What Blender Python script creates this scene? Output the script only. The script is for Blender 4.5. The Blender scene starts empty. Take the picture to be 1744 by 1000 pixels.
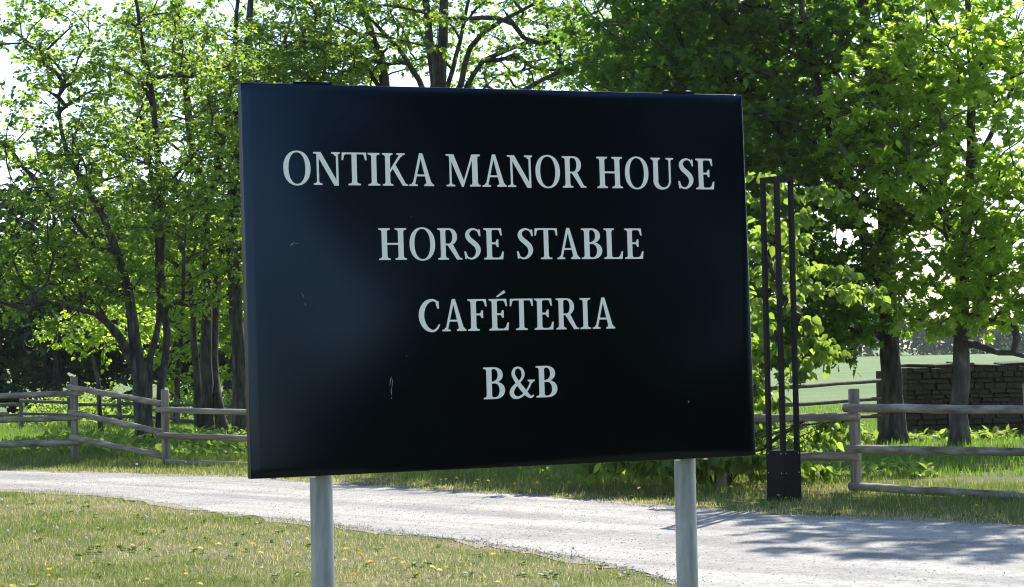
import bpy, math, random
import numpy as np
from mathutils import Vector, Matrix
from mathutils.geometry import delaunay_2d_cdt

random.seed(7)
rng = np.random.default_rng(7)
sc = bpy.context.scene
COL = sc.collection
R = math.radians

# ------------------------------------------------------------------ camera
F, CX, CY, HOR, ROLL, EYE = 3500.0, 872.0, 500.0, 605.0, R(1.2), 1.6
pit = math.atan((HOR - CY) / F)
FW = np.array([0, math.cos(pit), math.sin(pit)])
UP0 = np.array([0, -math.sin(pit), math.cos(pit)])
RT0 = np.array([1.0, 0, 0])
UP = UP0 * math.cos(ROLL) + RT0 * math.sin(ROLL)
RT = RT0 * math.cos(ROLL) - UP0 * math.sin(ROLL)
CAM = np.array([0, 0, EYE])
cam = bpy.data.cameras.new('camera')
cam.sensor_width = 36
cam.lens = 36 * F / 1744
cam.clip_end = 3000
camo = bpy.data.objects.new('camera', cam)
COL.objects.link(camo)
camo.matrix_world = Matrix(((RT[0], UP[0], -FW[0], 0), (RT[1], UP[1], -FW[1], 0), (RT[2], UP[2], -FW[2], EYE), (0, 0, 0, 1)))
sc.camera = camo

# ------------------------------------------------------------------ sky, sun, exposure
SUN_EL, SUN_AZ = R(44), math.atan2(0.39, 0.92)
world = bpy.data.worlds.new('World')
sc.world = world
world.use_nodes = True
wn = world.node_tree
sky = wn.nodes.new('ShaderNodeTexSky')
sky.sky_type = 'NISHITA'
sky.sun_disc = False
sky.sun_elevation = SUN_EL
sky.sun_rotation = SUN_AZ
sky.air_density = 1.0
sky.dust_density = 0.4
sky.ozone_density = 2.0
wn.links.new(sky.outputs[0], wn.nodes['Background'].inputs[0])
wn.nodes['Background'].inputs[1].default_value = 0.125
sun = bpy.data.lights.new('sun', 'SUN')
sun.energy = 4.9
sun.angle = R(0.53)
sun.color = (1.0, 0.95, 0.87)
suno = bpy.data.objects.new('sun', sun)
COL.objects.link(suno)
SD = Vector((math.sin(SUN_AZ) * math.cos(SUN_EL), math.cos(SUN_AZ) * math.cos(SUN_EL), math.sin(SUN_EL)))
suno.rotation_euler = SD.to_track_quat('Z', 'Y').to_euler()
suno.location = (10, 30, 30)
sc.view_settings.view_transform = 'Standard'
sc.view_settings.look = 'None'
sc.view_settings.gamma = 1
sc.view_settings.use_curve_mapping = False
sc.view_settings.exposure = 1.0
sc.cycles.filter_width = 1.1
sc.cycles.max_bounces = 8
sc.cycles.transparent_max_bounces = 8

# ------------------------------------------------------------------ helpers
def ray(x, y):
    return FW + RT * (x - CX) / F - UP * (y - CY) / F
def ground(x, y, z=0.0):
    d = ray(x, y)
    return CAM + d * ((z - EYE) / d[2])
def at(x, y, Y):
    d = ray(x, y)
    return CAM + d * (Y / d[1])

def empty(name, loc=(0, 0, 0), label=None, cat=None, group=None):
    o = bpy.data.objects.new(name, None)
    o.location = loc
    o.empty_display_size = 0.2
    COL.objects.link(o)
    tag(o, label, cat, group)
    return o
def tag(o, label=None, cat=None, group=None, kind=None):
    if label: o['label'] = label
    if cat: o['category'] = cat
    if group: o['group'] = group
    if kind: o['kind'] = kind
    return o
def link(name, me, mat, parent=None, loc=None):
    o = bpy.data.objects.new(name, me)
    COL.objects.link(o)
    if mat is not None and len(me.materials) == 0: me.materials.append(mat)
    if parent is not None: o.parent = parent
    if loc is not None: o.location = loc
    return o

class MB:
    """collects vertices and faces into one mesh"""
    def __init__(s): s.v, s.f = [], []
    def add(s, vs, fs):
        b = len(s.v)
        s.v += [tuple(map(float, p)) for p in vs]
        s.f += [tuple(i + b for i in f) for f in fs]
    def box(s, c, h, M=None):
        vs = []
        for sx in (-1, 1):
            for sy in (-1, 1):
                for sz in (-1, 1):
                    p = Vector((sx * h[0], sy * h[1], sz * h[2]))
                    if M is not None: p = M @ p
                    vs.append((p.x + c[0], p.y + c[1], p.z + c[2]))
        s.add(vs, [(0, 1, 3, 2), (4, 6, 7, 5), (0, 4, 5, 1), (2, 3, 7, 6), (0, 2, 6, 4), (1, 5, 7, 3)])
    def tube(s, pts, rad, sides=8, cap=True):
        pts = np.asarray(pts, float); n = len(pts)
        rad = np.broadcast_to(np.asarray(rad, float), (n,)) if np.ndim(rad) < 2 else rad
        t = np.gradient(pts, axis=0); t /= np.linalg.norm(t, axis=1)[:, None] + 1e-9
        ref = np.array([0, 0, 1.0]) if abs(t[0, 2]) < .9 else np.array([1.0, 0, 0])
        a = np.cross(t, ref); a /= np.linalg.norm(a, axis=1)[:, None] + 1e-9
        b = np.cross(t, a)
        th = np.arange(sides) * 2 * math.pi / sides
        ring = pts[:, None, :] + rad[:, None, None] * (a[:, None, :] * np.cos(th)[None, :, None] + b[:, None, :] * np.sin(th)[None, :, None])
        vs = ring.reshape(-1, 3)
        fs = []
        for i in range(n - 1):
            for j in range(sides):
                k = (j + 1) % sides
                fs.append((i * sides + j, i * sides + k, (i + 1) * sides + k, (i + 1) * sides + j))
        if cap:
            fs.append(tuple(range(sides - 1, -1, -1)))
            fs.append(tuple((n - 1) * sides + j for j in range(sides)))
        s.add(vs, fs)
    def mesh(s, name, smooth=False):
        me = bpy.data.meshes.new(name)
        me.from_pydata(s.v, [], s.f)
        if smooth: me.polygons.foreach_set('use_smooth', [True] * len(me.polygons))
        me.update()
        return me

def np_mesh(name, verts, loops, counts, tint=None, smooth=False):
    me = bpy.data.meshes.new(name)
    me.vertices.add(len(verts)); me.vertices.foreach_set('co', np.asarray(verts, np.float32).ravel())
    me.loops.add(len(loops)); me.loops.foreach_set('vertex_index', np.asarray(loops, np.int32))
    me.polygons.add(len(counts))
    st = np.concatenate([[0], np.cumsum(counts)[:-1]]).astype(np.int32)
    me.polygons.foreach_set('loop_start', st)
    me.polygons.foreach_set('loop_total', np.asarray(counts, np.int32))
    if smooth: me.polygons.foreach_set('use_smooth', np.ones(len(counts), bool))
    if tint is not None:
        a = me.attributes.new('tint', 'FLOAT', 'FACE')
        a.data.foreach_set('value', np.asarray(tint, np.float32))
    me.update(); me.validate()
    return me

# ------------------------------------------------------------------ materials
def newmat(name):
    m = bpy.data.materials.new(name); m.use_nodes = True
    nt = m.node_tree
    return m, nt, nt.nodes['Principled BSDF'], nt.nodes['Material Output']
def ramp(nt, stops):
    r = nt.nodes.new('ShaderNodeValToRGB')
    e = r.color_ramp.elements
    while len(e) < len(stops): e.new(0.5)
    for i, (p, c) in enumerate(stops):
        e[i].position = p; e[i].color = (*c, 1)
    return r
def noise(nt, scale, detail=5, coord='Object', rough=.6, stretch=None):
    tc = nt.nodes.new('ShaderNodeTexCoord')
    n = nt.nodes.new('ShaderNodeTexNoise')
    n.inputs['Scale'].default_value = scale; n.inputs['Detail'].default_value = detail
    n.inputs['Roughness'].default_value = rough
    if stretch:
        mp = nt.nodes.new('ShaderNodeMapping'); mp.inputs['Scale'].default_value = stretch
        nt.links.new(tc.outputs[coord], mp.inputs[0]); nt.links.new(mp.outputs[0], n.inputs['Vector'])
    else:
        nt.links.new(tc.outputs[coord], n.inputs['Vector'])
    return n
def bump(nt, bs, src, strength, dist=.01):
    b = nt.nodes.new('ShaderNodeBump'); b.inputs['Strength'].default_value = strength; b.inputs['Distance'].default_value = dist
    nt.links.new(src, b.inputs['Height']); nt.links.new(b.outputs[0], bs.inputs['Normal'])
def mixc(nt, fac, a, b, mode='MIX'):
    m = nt.nodes.new('ShaderNodeMix'); m.data_type = 'RGBA'; m.blend_type = mode
    for s, v in ((m.inputs[0], fac), (m.inputs[6], a), (m.inputs[7], b)):
        if hasattr(v, 'is_linked') or hasattr(v, 'links'): nt.links.new(v, s)
        elif isinstance(v, tuple): s.default_value = (*v, 1)
        else: s.default_value = v
    return m.outputs[2]
def simple(name, stops, scale, rough=.8, bumps=.3, bd=.01, metal=0, stretch=None, detail=6, spec=.5):
    m, nt, bs, out = newmat(name)
    n = noise(nt, scale, detail, stretch=stretch)
    r = ramp(nt, stops); nt.links.new(n.outputs[0], r.inputs[0]); nt.links.new(r.outputs[0], bs.inputs['Base Color'])
    bs.inputs['Roughness'].default_value = rough; bs.inputs['Metallic'].default_value = metal
    bs.inputs['Specular IOR Level'].default_value = spec
    if bumps: bump(nt, bs, n.outputs[0], bumps, bd)
    return m
def leafmat(name, stops, trans, tfac=.5, rough=.5):
    m, nt, bs, out = newmat(name)
    at_ = nt.nodes.new('ShaderNodeAttribute'); at_.attribute_name = 'tint'
    r = ramp(nt, stops); nt.links.new(at_.outputs['Fac'], r.inputs[0])
    nt.links.new(r.outputs[0], bs.inputs['Base Color'])
    bs.inputs['Roughness'].default_value = rough
    bs.inputs['Specular IOR Level'].default_value = .35
    tr = nt.nodes.new('ShaderNodeBsdfTranslucent')
    c = mixc(nt, 1.0, r.outputs[0], trans, 'MULTIPLY')
    nt.links.new(c, tr.inputs[0])
    mx = nt.nodes.new('ShaderNodeMixShader'); mx.inputs[0].default_value = tfac
    nt.links.new(bs.outputs[0], mx.inputs[1]); nt.links.new(tr.outputs[0], mx.inputs[2])
    nt.links.new(mx.outputs[0], out.inputs[0])
    return m

M = {}
M['leaf_lime'] = leafmat('leaf_lime', [(0, (.065, .115, .016)), (.5, (.095, .150, .020)), (1, (.140, .190, .030))], (5.2, 4.6, 3.0), .58)
M['leaf_wood'] = leafmat('leaf_wood', [(0, (.034, .068, .012)), (.45, (.066, .115, .018)), (1, (.130, .180, .030))], (5.0, 4.5, 2.9), .55)  # darker leaf copy: self-shadow of the crowns is put into the colour
M['leaf_bright'] = leafmat('leaf_bright', [(0, (.075, .125, .018)), (.5, (.115, .175, .024)), (1, (.155, .205, .036))], (4.7, 4.5, 2.9), .57)  # brighter leaf copy: sunlight on the foliage is put into the colour
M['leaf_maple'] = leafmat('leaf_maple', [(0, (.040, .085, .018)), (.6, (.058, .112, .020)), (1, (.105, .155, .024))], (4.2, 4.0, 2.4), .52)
M['leaf_shrub'] = leafmat('leaf_shrub', [(0, (.075, .125, .026)), (1, (.125, .180, .038))], (3.9, 3.6, 2.2), .52)
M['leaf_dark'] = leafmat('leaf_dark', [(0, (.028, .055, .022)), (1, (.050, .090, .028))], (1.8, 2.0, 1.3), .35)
M['leaf_far'] = leafmat('leaf_far', [(0, (.035, .070, .028)), (1, (.055, .095, .035))], (1.6, 1.8, 1.2), .3)
M['grass'] = leafmat('grass_blades', [(0, (.050, .095, .018)), (.45, (.085, .130, .026)), (.62, (.155, .170, .050)), (.72, (.260, .232, .125)), (1, (.390, .345, .230))], (2.6, 2.5, 1.6), .4, .55)
M['meadow'] = leafmat('meadow_blades', [(0, (.045, .095, .015)), (.7, (.085, .150, .022)), (1, (.170, .190, .055))], (3.2, 3.0, 1.5), .45, .55)
M['bark'] = simple('bark', [(.35, (.014, .012, .010)), (.5, (.046, .039, .033)), (.65, (.105, .094, .080))], 11, .95, 1.0, .05, stretch=(1, 1, .22))
M['bark_grey'] = simple('bark_grey', [(.3, (.028, .025, .022)), (.5, (.062, .056, .050)), (.6, (.105, .098, .088)), (.72, (.24, .24, .22))], 7, .9, .8, .03, stretch=(1, 1, .35))
WS = [(.3, (.085, .068, .048)), (.5, (.225, .190, .140)), (.7, (.390, .345, .275))]
M['wood'] = simple('weathered_rail_wood', WS, 9, .85, .7, .015, stretch=(.12, .5, 1.6))
M['wood_post'] = simple('weathered_post_wood', WS, 9, .85, .7, .015, stretch=(1.6, 1.6, .12))
M['wood_old'] = simple('old_dark_wood', [(.25, (.050, .045, .038)), (.5, (.100, .092, .080)), (.75, (.180, .170, .150))], 6, .9, .5, .01)
M['galv'] = simple('galvanised_steel', [(.34, (.17, .19, .215)), (.5, (.29, .315, .345)), (.66, (.46, .49, .52))], 16, .45, .12, .002, metal=.5, stretch=(1, 1, .14), detail=9)
M['zinc'] = simple('zinc_bolt', [(.3, (.50, .50, .50)), (.7, (.65, .65, .65))], 60, .35, 0, metal=.8)
M['black_steel'] = simple('black_steel', [(.3, (.005, .005, .005)), (.7, (.009, .0085, .0085))], 30, .5, .1, .001, spec=.12)
M['stone'] = simple('wall_stone', [(.3, (.026, .020, .014)), (.5, (.058, .047, .033)), (.7, (.120, .100, .072))], 6, .95, .6, .02)
M['mortar'] = simple('wall_core', [(.3, (.045, .040, .034)), (.7, (.09, .08, .065))], 8, 1, .4, .02)
M['white_vinyl'] = simple('white_vinyl', [(.3, (.90, .875, .80)), (.7, (.93, .905, .83))], 25, .55, .03, .001)
M['stain'] = simple('dried_stain', [(.3, (.30, .30, .31)), (.7, (.48, .48, .50))], 80, .7, 0)
M['petal'] = simple('dandelion_petal', [(.3, (.70, .48, .02)), (.7, (.80, .60, .03))], 90, .7, 0)
M['seed'] = simple('dandelion_seed', [(.3, (.70, .70, .68)), (.7, (.80, .80, .78))], 90, .9, 0)
m_ = M['seed']; nt_ = m_.node_tree; tr_ = nt_.nodes.new('ShaderNodeBsdfTranslucent'); tr_.inputs[0].default_value = (.8, .8, .78, 1); mx_ = nt_.nodes.new('ShaderNodeMixShader'); nt_.links.new(nt_.nodes['Principled BSDF'].outputs[0], mx_.inputs[1]); nt_.links.new(tr_.outputs[0], mx_.inputs[2]); nt_.links.new(mx_.outputs[0], nt_.nodes['Material Output'].inputs[0])
M['stem'] = simple('flower_stem', [(.3, (.12, .17, .05)), (.7, (.18, .20, .08))], 40, .7, 0)
M['pebble'] = simple('pebbles', [(.25, (.14, .13, .125)), (.5, (.26, .25, .24)), (.75, (.42, .41, .39))], 2.2, .9, .3, .004, detail=2)

# black sign sheet: glossy powder coat
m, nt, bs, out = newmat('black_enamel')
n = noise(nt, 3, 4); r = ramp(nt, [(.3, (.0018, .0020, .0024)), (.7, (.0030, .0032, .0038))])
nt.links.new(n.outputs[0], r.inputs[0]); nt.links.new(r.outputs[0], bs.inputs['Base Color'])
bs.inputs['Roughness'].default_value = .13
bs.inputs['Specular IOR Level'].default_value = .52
bs.inputs['Specular Tint'].default_value = (.42, .62, 1.0, 1)  # blue put into the coating stands for bluer sky reflected in it
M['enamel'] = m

# ground: patchy lawn, meadow, field beyond
m, nt, bs, out = newmat('ground_soil')
geo = nt.nodes.new('ShaderNodeNewGeometry')
sx = nt.nodes.new('ShaderNodeSeparateXYZ'); nt.links.new(geo.outputs['Position'], sx.inputs[0])
nA = noise(nt, .9, 8, rough=.7); rA = ramp(nt, [(.3, (.075, .098, .026)), (.5, (.135, .136, .052)), (.62, (.195, .165, .090)), (.75, (.230, .190, .125))])
nt.links.new(nA.outputs[0], rA.inputs[0])
nB = noise(nt, .25, 8, rough=.7); rB = ramp(nt, [(.3, (.060, .115, .022)), (.55, (.095, .155, .032)), (.75, (.140, .180, .060))])
nt.links.new(nB.outputs[0], rB.inputs[0])
mr = nt.nodes.new('ShaderNodeMapRange'); mr.inputs[1].default_value = 27; mr.inputs[2].default_value = 36
nt.links.new(sx.outputs[1], mr.inputs[0])
c1 = mixc(nt, mr.outputs[0], rA.outputs[0], rB.outputs[0])
mr2 = nt.nodes.new('ShaderNodeMapRange'); mr2.inputs[1].default_value = 44; mr2.inputs[2].default_value = 70
nt.links.new(sx.outputs[1], mr2.inputs[0])
nF = noise(nt, .09, 8, rough=.7, stretch=(.35, 1.6, 1)); rF = ramp(nt, [(.3, (.075, .135, .040)), (.5, (.120, .180, .060)), (.7, (.200, .215, .100))]); nt.links.new(nF.outputs[0], rF.inputs[0])
c2 = mixc(nt, mr2.outputs[0], c1, rF.outputs[0])
nt.links.new(c2, bs.inputs['Base Color']); bs.inputs['Roughness'].default_value = .95
bs.inputs['Specular IOR Level'].default_value = .2
n3 = noise(nt, 14, 8); bump(nt, bs, n3.outputs[0], .9, .06)
M['ground'] = m

# road: pale gravel chippings rolled into old asphalt
m, nt, bs, out = newmat('chip_seal')
nA = noise(nt, 55, 6, rough=.8); nB = noise(nt, .8, 6); nC = noise(nt, 9, 8, rough=.75)
rA = ramp(nt, [(.30, (.140, .133, .125)), (.45, (.310, .298, .280)), (.62, (.500, .482, .452))]); nt.links.new(nA.outputs[0], rA.inputs[0])
rB = ramp(nt, [(.35, (.78, .78, .79)), (.65, (1.10, 1.08, 1.05))]); nt.links.new(nB.outputs[0], rB.inputs[0])
c = mixc(nt, 1.0, rA.outputs[0], rB.outputs[0], 'MULTIPLY')
rC = ramp(nt, [(.35, (.66, .66, .67)), (.55, (1.06, 1.05, 1.03))]); nt.links.new(nC.outputs[0], rC.inputs[0])
c = mixc(nt, .8, c, rC.outputs[0], 'MULTIPLY')
tc = nt.nodes.new('ShaderNodeTexCoord'); mp = nt.nodes.new('ShaderNodeMapping'); mp.vector_type = 'TEXTURE'
mp.inputs['Rotation'].default_value = (0, 0, R(-47)); mp.inputs['Scale'].default_value = (7, .55, 1)
nD = nt.nodes.new('ShaderNodeTexNoise'); nD.inputs['Scale'].default_value = 1; nD.inputs['Detail'].default_value = 5
nt.links.new(tc.outputs['Object'], mp.inputs[0]); nt.links.new(mp.outputs[0], nD.inputs['Vector'])
rD = ramp(nt, [(.38, (.72, .72, .73)), (.6, (1.08, 1.07, 1.05))]); nt.links.new(nD.outputs[0], rD.inputs[0])
c = mixc(nt, .9, c, rD.outputs[0], 'MULTIPLY')
nt.links.new(c, bs.inputs['Base Color']); bs.inputs['Roughness'].default_value = .85; bs.inputs['Specular IOR Level'].default_value = .3
bump(nt, bs, nA.outputs[0], .8, .012)
M['road'] = m
M['shoulder'] = simple('sandy_gravel', [(.3, (.130, .112, .088)), (.5, (.230, .200, .160)), (.7, (.330, .300, .250))], 60, .95, .7, .01)

# ------------------------------------------------------------------ ground, road
def sheet(name, poly, z, mat, sub=0):
    me = bpy.data.meshes.new(name)
    r = delaunay_2d_cdt([Vector((p[0], p[1])) for p in poly], [], [list(range(len(poly)))], 1, 1e-5)
    me.from_pydata([(v.x, v.y, z) for v in r[0]], [], [tuple(f) for f in r[2]])
    me.update()
    o = link(name, me, mat); o['kind'] = 'structure'
    return o
mb = MB(); mb.add([(-900, -300, 0), (900, -300, 0), (900, 1500, 0), (-900, 1500, 0)], [(0, 1, 2, 3)])
o = link('ground', mb.mesh('ground'), M['ground']); o['kind'] = 'structure'

far_px = [(-300, 797), (0, 803), (210, 808), (420, 815), (620, 829), (760, 838), (900, 846), (1040, 858), (1180, 869), (1310, 879), (1420, 884), (1560, 889), (1744, 899), (1950, 915)]
near_px = [(-300, 829), (0, 834), (100, 838), (200, 846), (310, 862), (420, 878), (520, 889), (640, 903), (760, 917), (880, 934), (1000, 953), (1090, 972), (1150, 990), (1200, 1010), (1260, 1040), (1330, 1090), (1420, 1170)]
def edge(px, amp, seed, off=0.0, n=8):
    P = np.array([ground(*p)[:2] for p in px]); out = []
    rr = np.random.default_rng(seed)
    for i in range(len(P) - 1):
        for k in range(n):
            q = P[i] + (P[i + 1] - P[i]) * k / n
            lf = math.sin(q[0] * 3.1 + seed) + .7 * math.sin(q[0] * 7.3 + 2 * seed) + .5 * math.sin(q[0] * 15.7 + 3 * seed)
            out.append((q[0] + rr.normal(0, amp * .4), q[1] + off + rr.normal(0, amp) + lf * amp * 1.6))
    out.append(tuple(P[-1] + np.array([0, off])))
    return out
eA, eB = edge(far_px, .045, 1), edge(near_px, .04, 2)
right_tail = [(9.0, 16.0), (16, 12.5), (30, 6), (28, -2), (12, 5.5), (6.0, 8.3)]
left_tail = [(-12, 30.2), (-24, 36.0), (-23, 40.5)]
road_poly = eA + right_tail + eB[::-1] + left_tail
sA, sB = edge(far_px, .07, 3, .32), edge(near_px, .09, 4, -.30)
sh_tail_r = [(9.2, 16.5), (16.2, 13.2), (30.5, 6.5), (28, -3), (12, 4.6), (6.0, 7.6)]
sheet('road_shoulder', sA + sh_tail_r + sB[::-1] + [(-12, 29.8), (-24, 35.5), (-23, 41)], .005, M['shoulder'])
sheet('road', road_poly, .007, M['road'])

FARX = np.array([p[0] for p in eA]); FARY = np.array([p[1] for p in eA])
NEX = np.array([p[0] for p in eB]); NEY = np.array([p[1] for p in eB])
io = np.argsort(FARX); jo = np.argsort(NEX)
def far_edge(x): return np.interp(x, FARX[io], FARY[io])
def near_edge(x): return np.interp(x, NEX[jo], NEY[jo])

# ------------------------------------------------------------------ sign board
YAW, IPR = 0.369314727, 0.00395
SW, SH, ST = 1.84737, 1.30043, .045
u0 = np.array([math.cos(YAW), math.sin(YAW), 0]); nrm = np.array([math.sin(YAW), -math.cos(YAW), 0]); v0 = np.array([0, 0, 1.0])
u = u0 * math.cos(IPR) + v0 * math.sin(IPR); v = v0 * math.cos(IPR) - u0 * math.sin(IPR)
TILT = R(1.3)                                      # slight lean added so the face reflects more sky
v, nrm = v * math.cos(TILT) - nrm * math.sin(TILT), nrm * math.cos(TILT) + v * math.sin(TILT)
SC = np.array([-0.0074215, 7.05, 1.868329])          # centre of the front face
def plane_uv(x, y, off=0.0):
    d = ray(x, y); p0 = SC + nrm * off
    P = CAM + d * (((p0 - CAM) @ nrm) / (d @ nrm))
    return np.array([(P - p0) @ u, (P - p0) @ v])
sign = empty('sign_board', (SC[0], SC[1], 0), 'large black sign board with white serif lettering on two round steel posts', 'sign')
Minv = Matrix.Translation((-SC[0], -SC[1], 0))
SM = Matrix(((u[0], -nrm[0], v[0], SC[0]), (u[1], -nrm[1], v[1], SC[1]), (u[2], -nrm[2], v[2], SC[2]), (0, 0, 0, 1)))   # local: x=u, y=back, z=v
def bulge(a, b):
    """the thin sheet is not quite flat: distance it stands proud (m)"""
    x, z = a / SW, b / SH
    w = (1 - (2 * x) ** 6) * (1 - (2 * z) ** 6)
    return w * (.0022 * math.cos(math.pi * x) * math.cos(math.pi * z) + .0016 * math.sin(6.1 * x + 2.2 * z + .7) + .0012 * math.sin(10 * x - 7 * z + 1.9) + .0006 * math.sin(17 * x + 9 * z))
NX, NZ = 64, 46
BV = .0045
mb = MB(); g = {}
xs = np.linspace(-SW / 2 + BV, SW / 2 - BV, NX); zs = np.linspace(-SH / 2 + BV, SH / 2 - BV, NZ)
for i, a in enumerate(xs):
    for j, b in enumerate(zs):
        g[i, j] = len(mb.v); mb.v.append((a, -bulge(a, b), b))
for i in range(NX - 1):
    for j in range(NZ - 1): mb.f.append((g[i, j], g[i + 1, j], g[i + 1, j + 1], g[i, j + 1]))
# rounded rim, then the folded sides and the back
loop = [g[i, 0] for i in range(NX)] + [g[NX - 1, j] for j in range(1, NZ)] + [g[i, NZ - 1] for i in range(NX - 2, -1, -1)] + [g[0, j] for j in range(NZ - 2, 0, -1)]
prev = loop
for st in range(1, 6):
    th = st / 5 * math.pi / 2
    cur = []
    for k in loop:
        a, y, b = mb.v[k]
        da = (abs(a) > SW / 2 - BV - 1e-6) * math.copysign(1, a); db = (abs(b) > SH / 2 - BV - 1e-6) * math.copysign(1, b)
        cur.append(len(mb.v)); mb.v.append((a + da * BV * math.sin(th), BV * (1 - math.cos(th)), b + db * BV * math.sin(th)))
    n_ = len(loop)
    for k in range(n_): mb.f.append((prev[k], cur[k], cur[(k + 1) % n_], prev[(k + 1) % n_]))
    prev = cur
cur = []
for k in prev:
    a, y, b = mb.v[k]; cur.append(len(mb.v)); mb.v.append((a, ST, b))
for k in range(len(prev)): mb.f.append((prev[k], cur[k], cur[(k + 1) % len(prev)], prev[(k + 1) % len(prev)]))
mb.f.append(tuple(cur))
me = mb.mesh('panel', True)
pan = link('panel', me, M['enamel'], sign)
pan.matrix_local = Minv @ SM
# smooth only the face and rim
sm = [True] * len(me.polygons)
for k in range(len(prev) + 1): sm[-1 - k] = False
me.polygons.foreach_set('use_smooth', sm)
me.materials.append(M['black_steel'])
for k in range(len(prev) + 1): me.polygons[len(me.polygons) - 1 - k].material_index = 1

# ---- lettering: serif capitals from outlines, cap height = 1
def serif(xc, y, hw, sw, up):
    s = 1 if up else -1
    return [(xc - hw, y), (xc + hw, y), (xc + hw, y + s * .045), (xc + sw / 2 + .025, y + s * .062), (xc + sw / 2, y + s * .11), (xc - sw / 2, y + s * .11), (xc - sw / 2 - .025, y + s * .062), (xc - hw, y + s * .045)]
def rect(x0, y0, x1, y1): return [(x0, y0), (x1, y0), (x1, y1), (x0, y1)]
def ringq(oc, orad, ic, irad, a0=0, a1=360, n=56, e=2.15):
    """ring between two super-ellipses as quads"""
    out = []
    def pt(c, r, t):
        cs, sn = math.cos(t), math.sin(t)
        return (c[0] + r[0] * math.copysign(abs(cs) ** (2 / e), cs), c[1] + r[1] * math.copysign(abs(sn) ** (2 / e), sn))
    ts = [R(a0 + (a1 - a0) * k / n) for k in range(n + 1)]
    for k in range(n): out.append([pt(oc, orad, ts[k]), pt(oc, orad, ts[k + 1]), pt(ic, irad, ts[k + 1]), pt(ic, irad, ts[k])])
    return out
def stroke(pts, n=9):
    """variable-width stroke through (x, y, half width), Catmull-Rom"""
    P = np.array(pts, float); P = np.vstack([2 * P[0] - P[1], P, 2 * P[-1] - P[-2]]); C = []
    for i in range(1, len(P) - 2):
        for k in range(n):
            t = k / n; a, b, c, d = P[i - 1], P[i], P[i + 1], P[i + 2]
            C.append(.5 * (2 * b + (c - a) * t + (2 * a - 5 * b + 4 * c - d) * t * t + (3 * b - a - 3 * c + d) * t ** 3))
    C.append(P[-2]); C = np.array(C)
    t = np.gradient(C[:, :2], axis=0); t /= np.linalg.norm(t, axis=1)[:, None]
    nn = np.stack([-t[:, 1], t[:, 0]], 1)
    A = C[:, :2] + nn * C[:, 2:]; B = C[:, :2] - nn * C[:, 2:]
    return [[tuple(A[k]), tuple(A[k + 1]), tuple(B[k + 1]), tuple(B[k])] for k in range(len(C) - 1)]
def stem(xc, sw=.152, top=True, bot=True, hw=.165, y0=0, y1=1):
    o = [rect(xc - sw / 2, y0, xc + sw / 2, y1)]
    if top: o.append(serif(xc, 1, hw, sw, False))
    if bot: o.append(serif(xc, 0, hw, sw, True))
    return o
E_TOP = [rect(.10, .945, .50, 1), [(.42, 1), (.535, 1), (.555, .765), (.515, .765), (.475, .90), (.44, .945)]]
E_MID = [rect(.20, .485, .41, .545), [(.36, .485), (.40, .40), (.445, .395), (.445, .645), (.40, .64), (.36, .545)]]
E_BOT = [rect(.10, 0, .52, .055), [(.40, .0), (.575, 0), (.60, .25), (.555, .25), (.505, .105), (.44, .055)]]
def tser(xc, s): return [(xc, 1), (xc + s * .115, 1), (xc + s * .10, .945), (xc + s * .065, .90), (xc + s * .035, .765), (xc - s * .012, .765)]
S_ = stroke([(.455, .84, 0.0200), (.41, .925, 0.0260), (.29, .972, 0.0300), (.165, .915, 0.0468), (.115, .79, 0.0630), (.17, .655, 0.0720), (.285, .545, 0.0765), (.395, .42, 0.0756), (.43, .275, 0.0684), (.375, .125, 0.0495), (.245, .030, 0.0300), (.12, .065, 0.0260), (.06, .155, 0.0200)])
C_ = stroke([(.545, .83, 0.0200), (.505, .925, 0.0280), (.40, .985, 0.0360), (.235, .915, 0.0576), (.125, .73, 0.0702), (.085, .50, 0.0738), (.125, .27, 0.0702), (.23, .09, 0.0576), (.38, .012, 0.0380), (.50, .075, 0.0300), (.575, .215, 0.0200)])
AMP = stroke([(.735, .545, 0.0300), (.685, .40, 0.0300), (.575, .22, 0.0300), (.44, .085, 0.0340), (.30, .022, 0.0378), (.17, .045, 0.0594), (.095, .155, 0.0702), (.125, .29, 0.0630), (.23, .415, 0.0468), (.36, .53, 0.0378), (.455, .655, 0.0396), (.475, .79, 0.0495), (.425, .915, 0.0405), (.315, .968, 0.0300), (.205, .925, 0.0396), (.155, .80, 0.0522), (.185, .68, 0.0576), (.295, .49, 0.0666), (.45, .28, 0.0720), (.60, .10, 0.0594), (.70, .03, 0.0378), (.77, .055, 0.0280), (.80, .095, 0.0160)])
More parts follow.
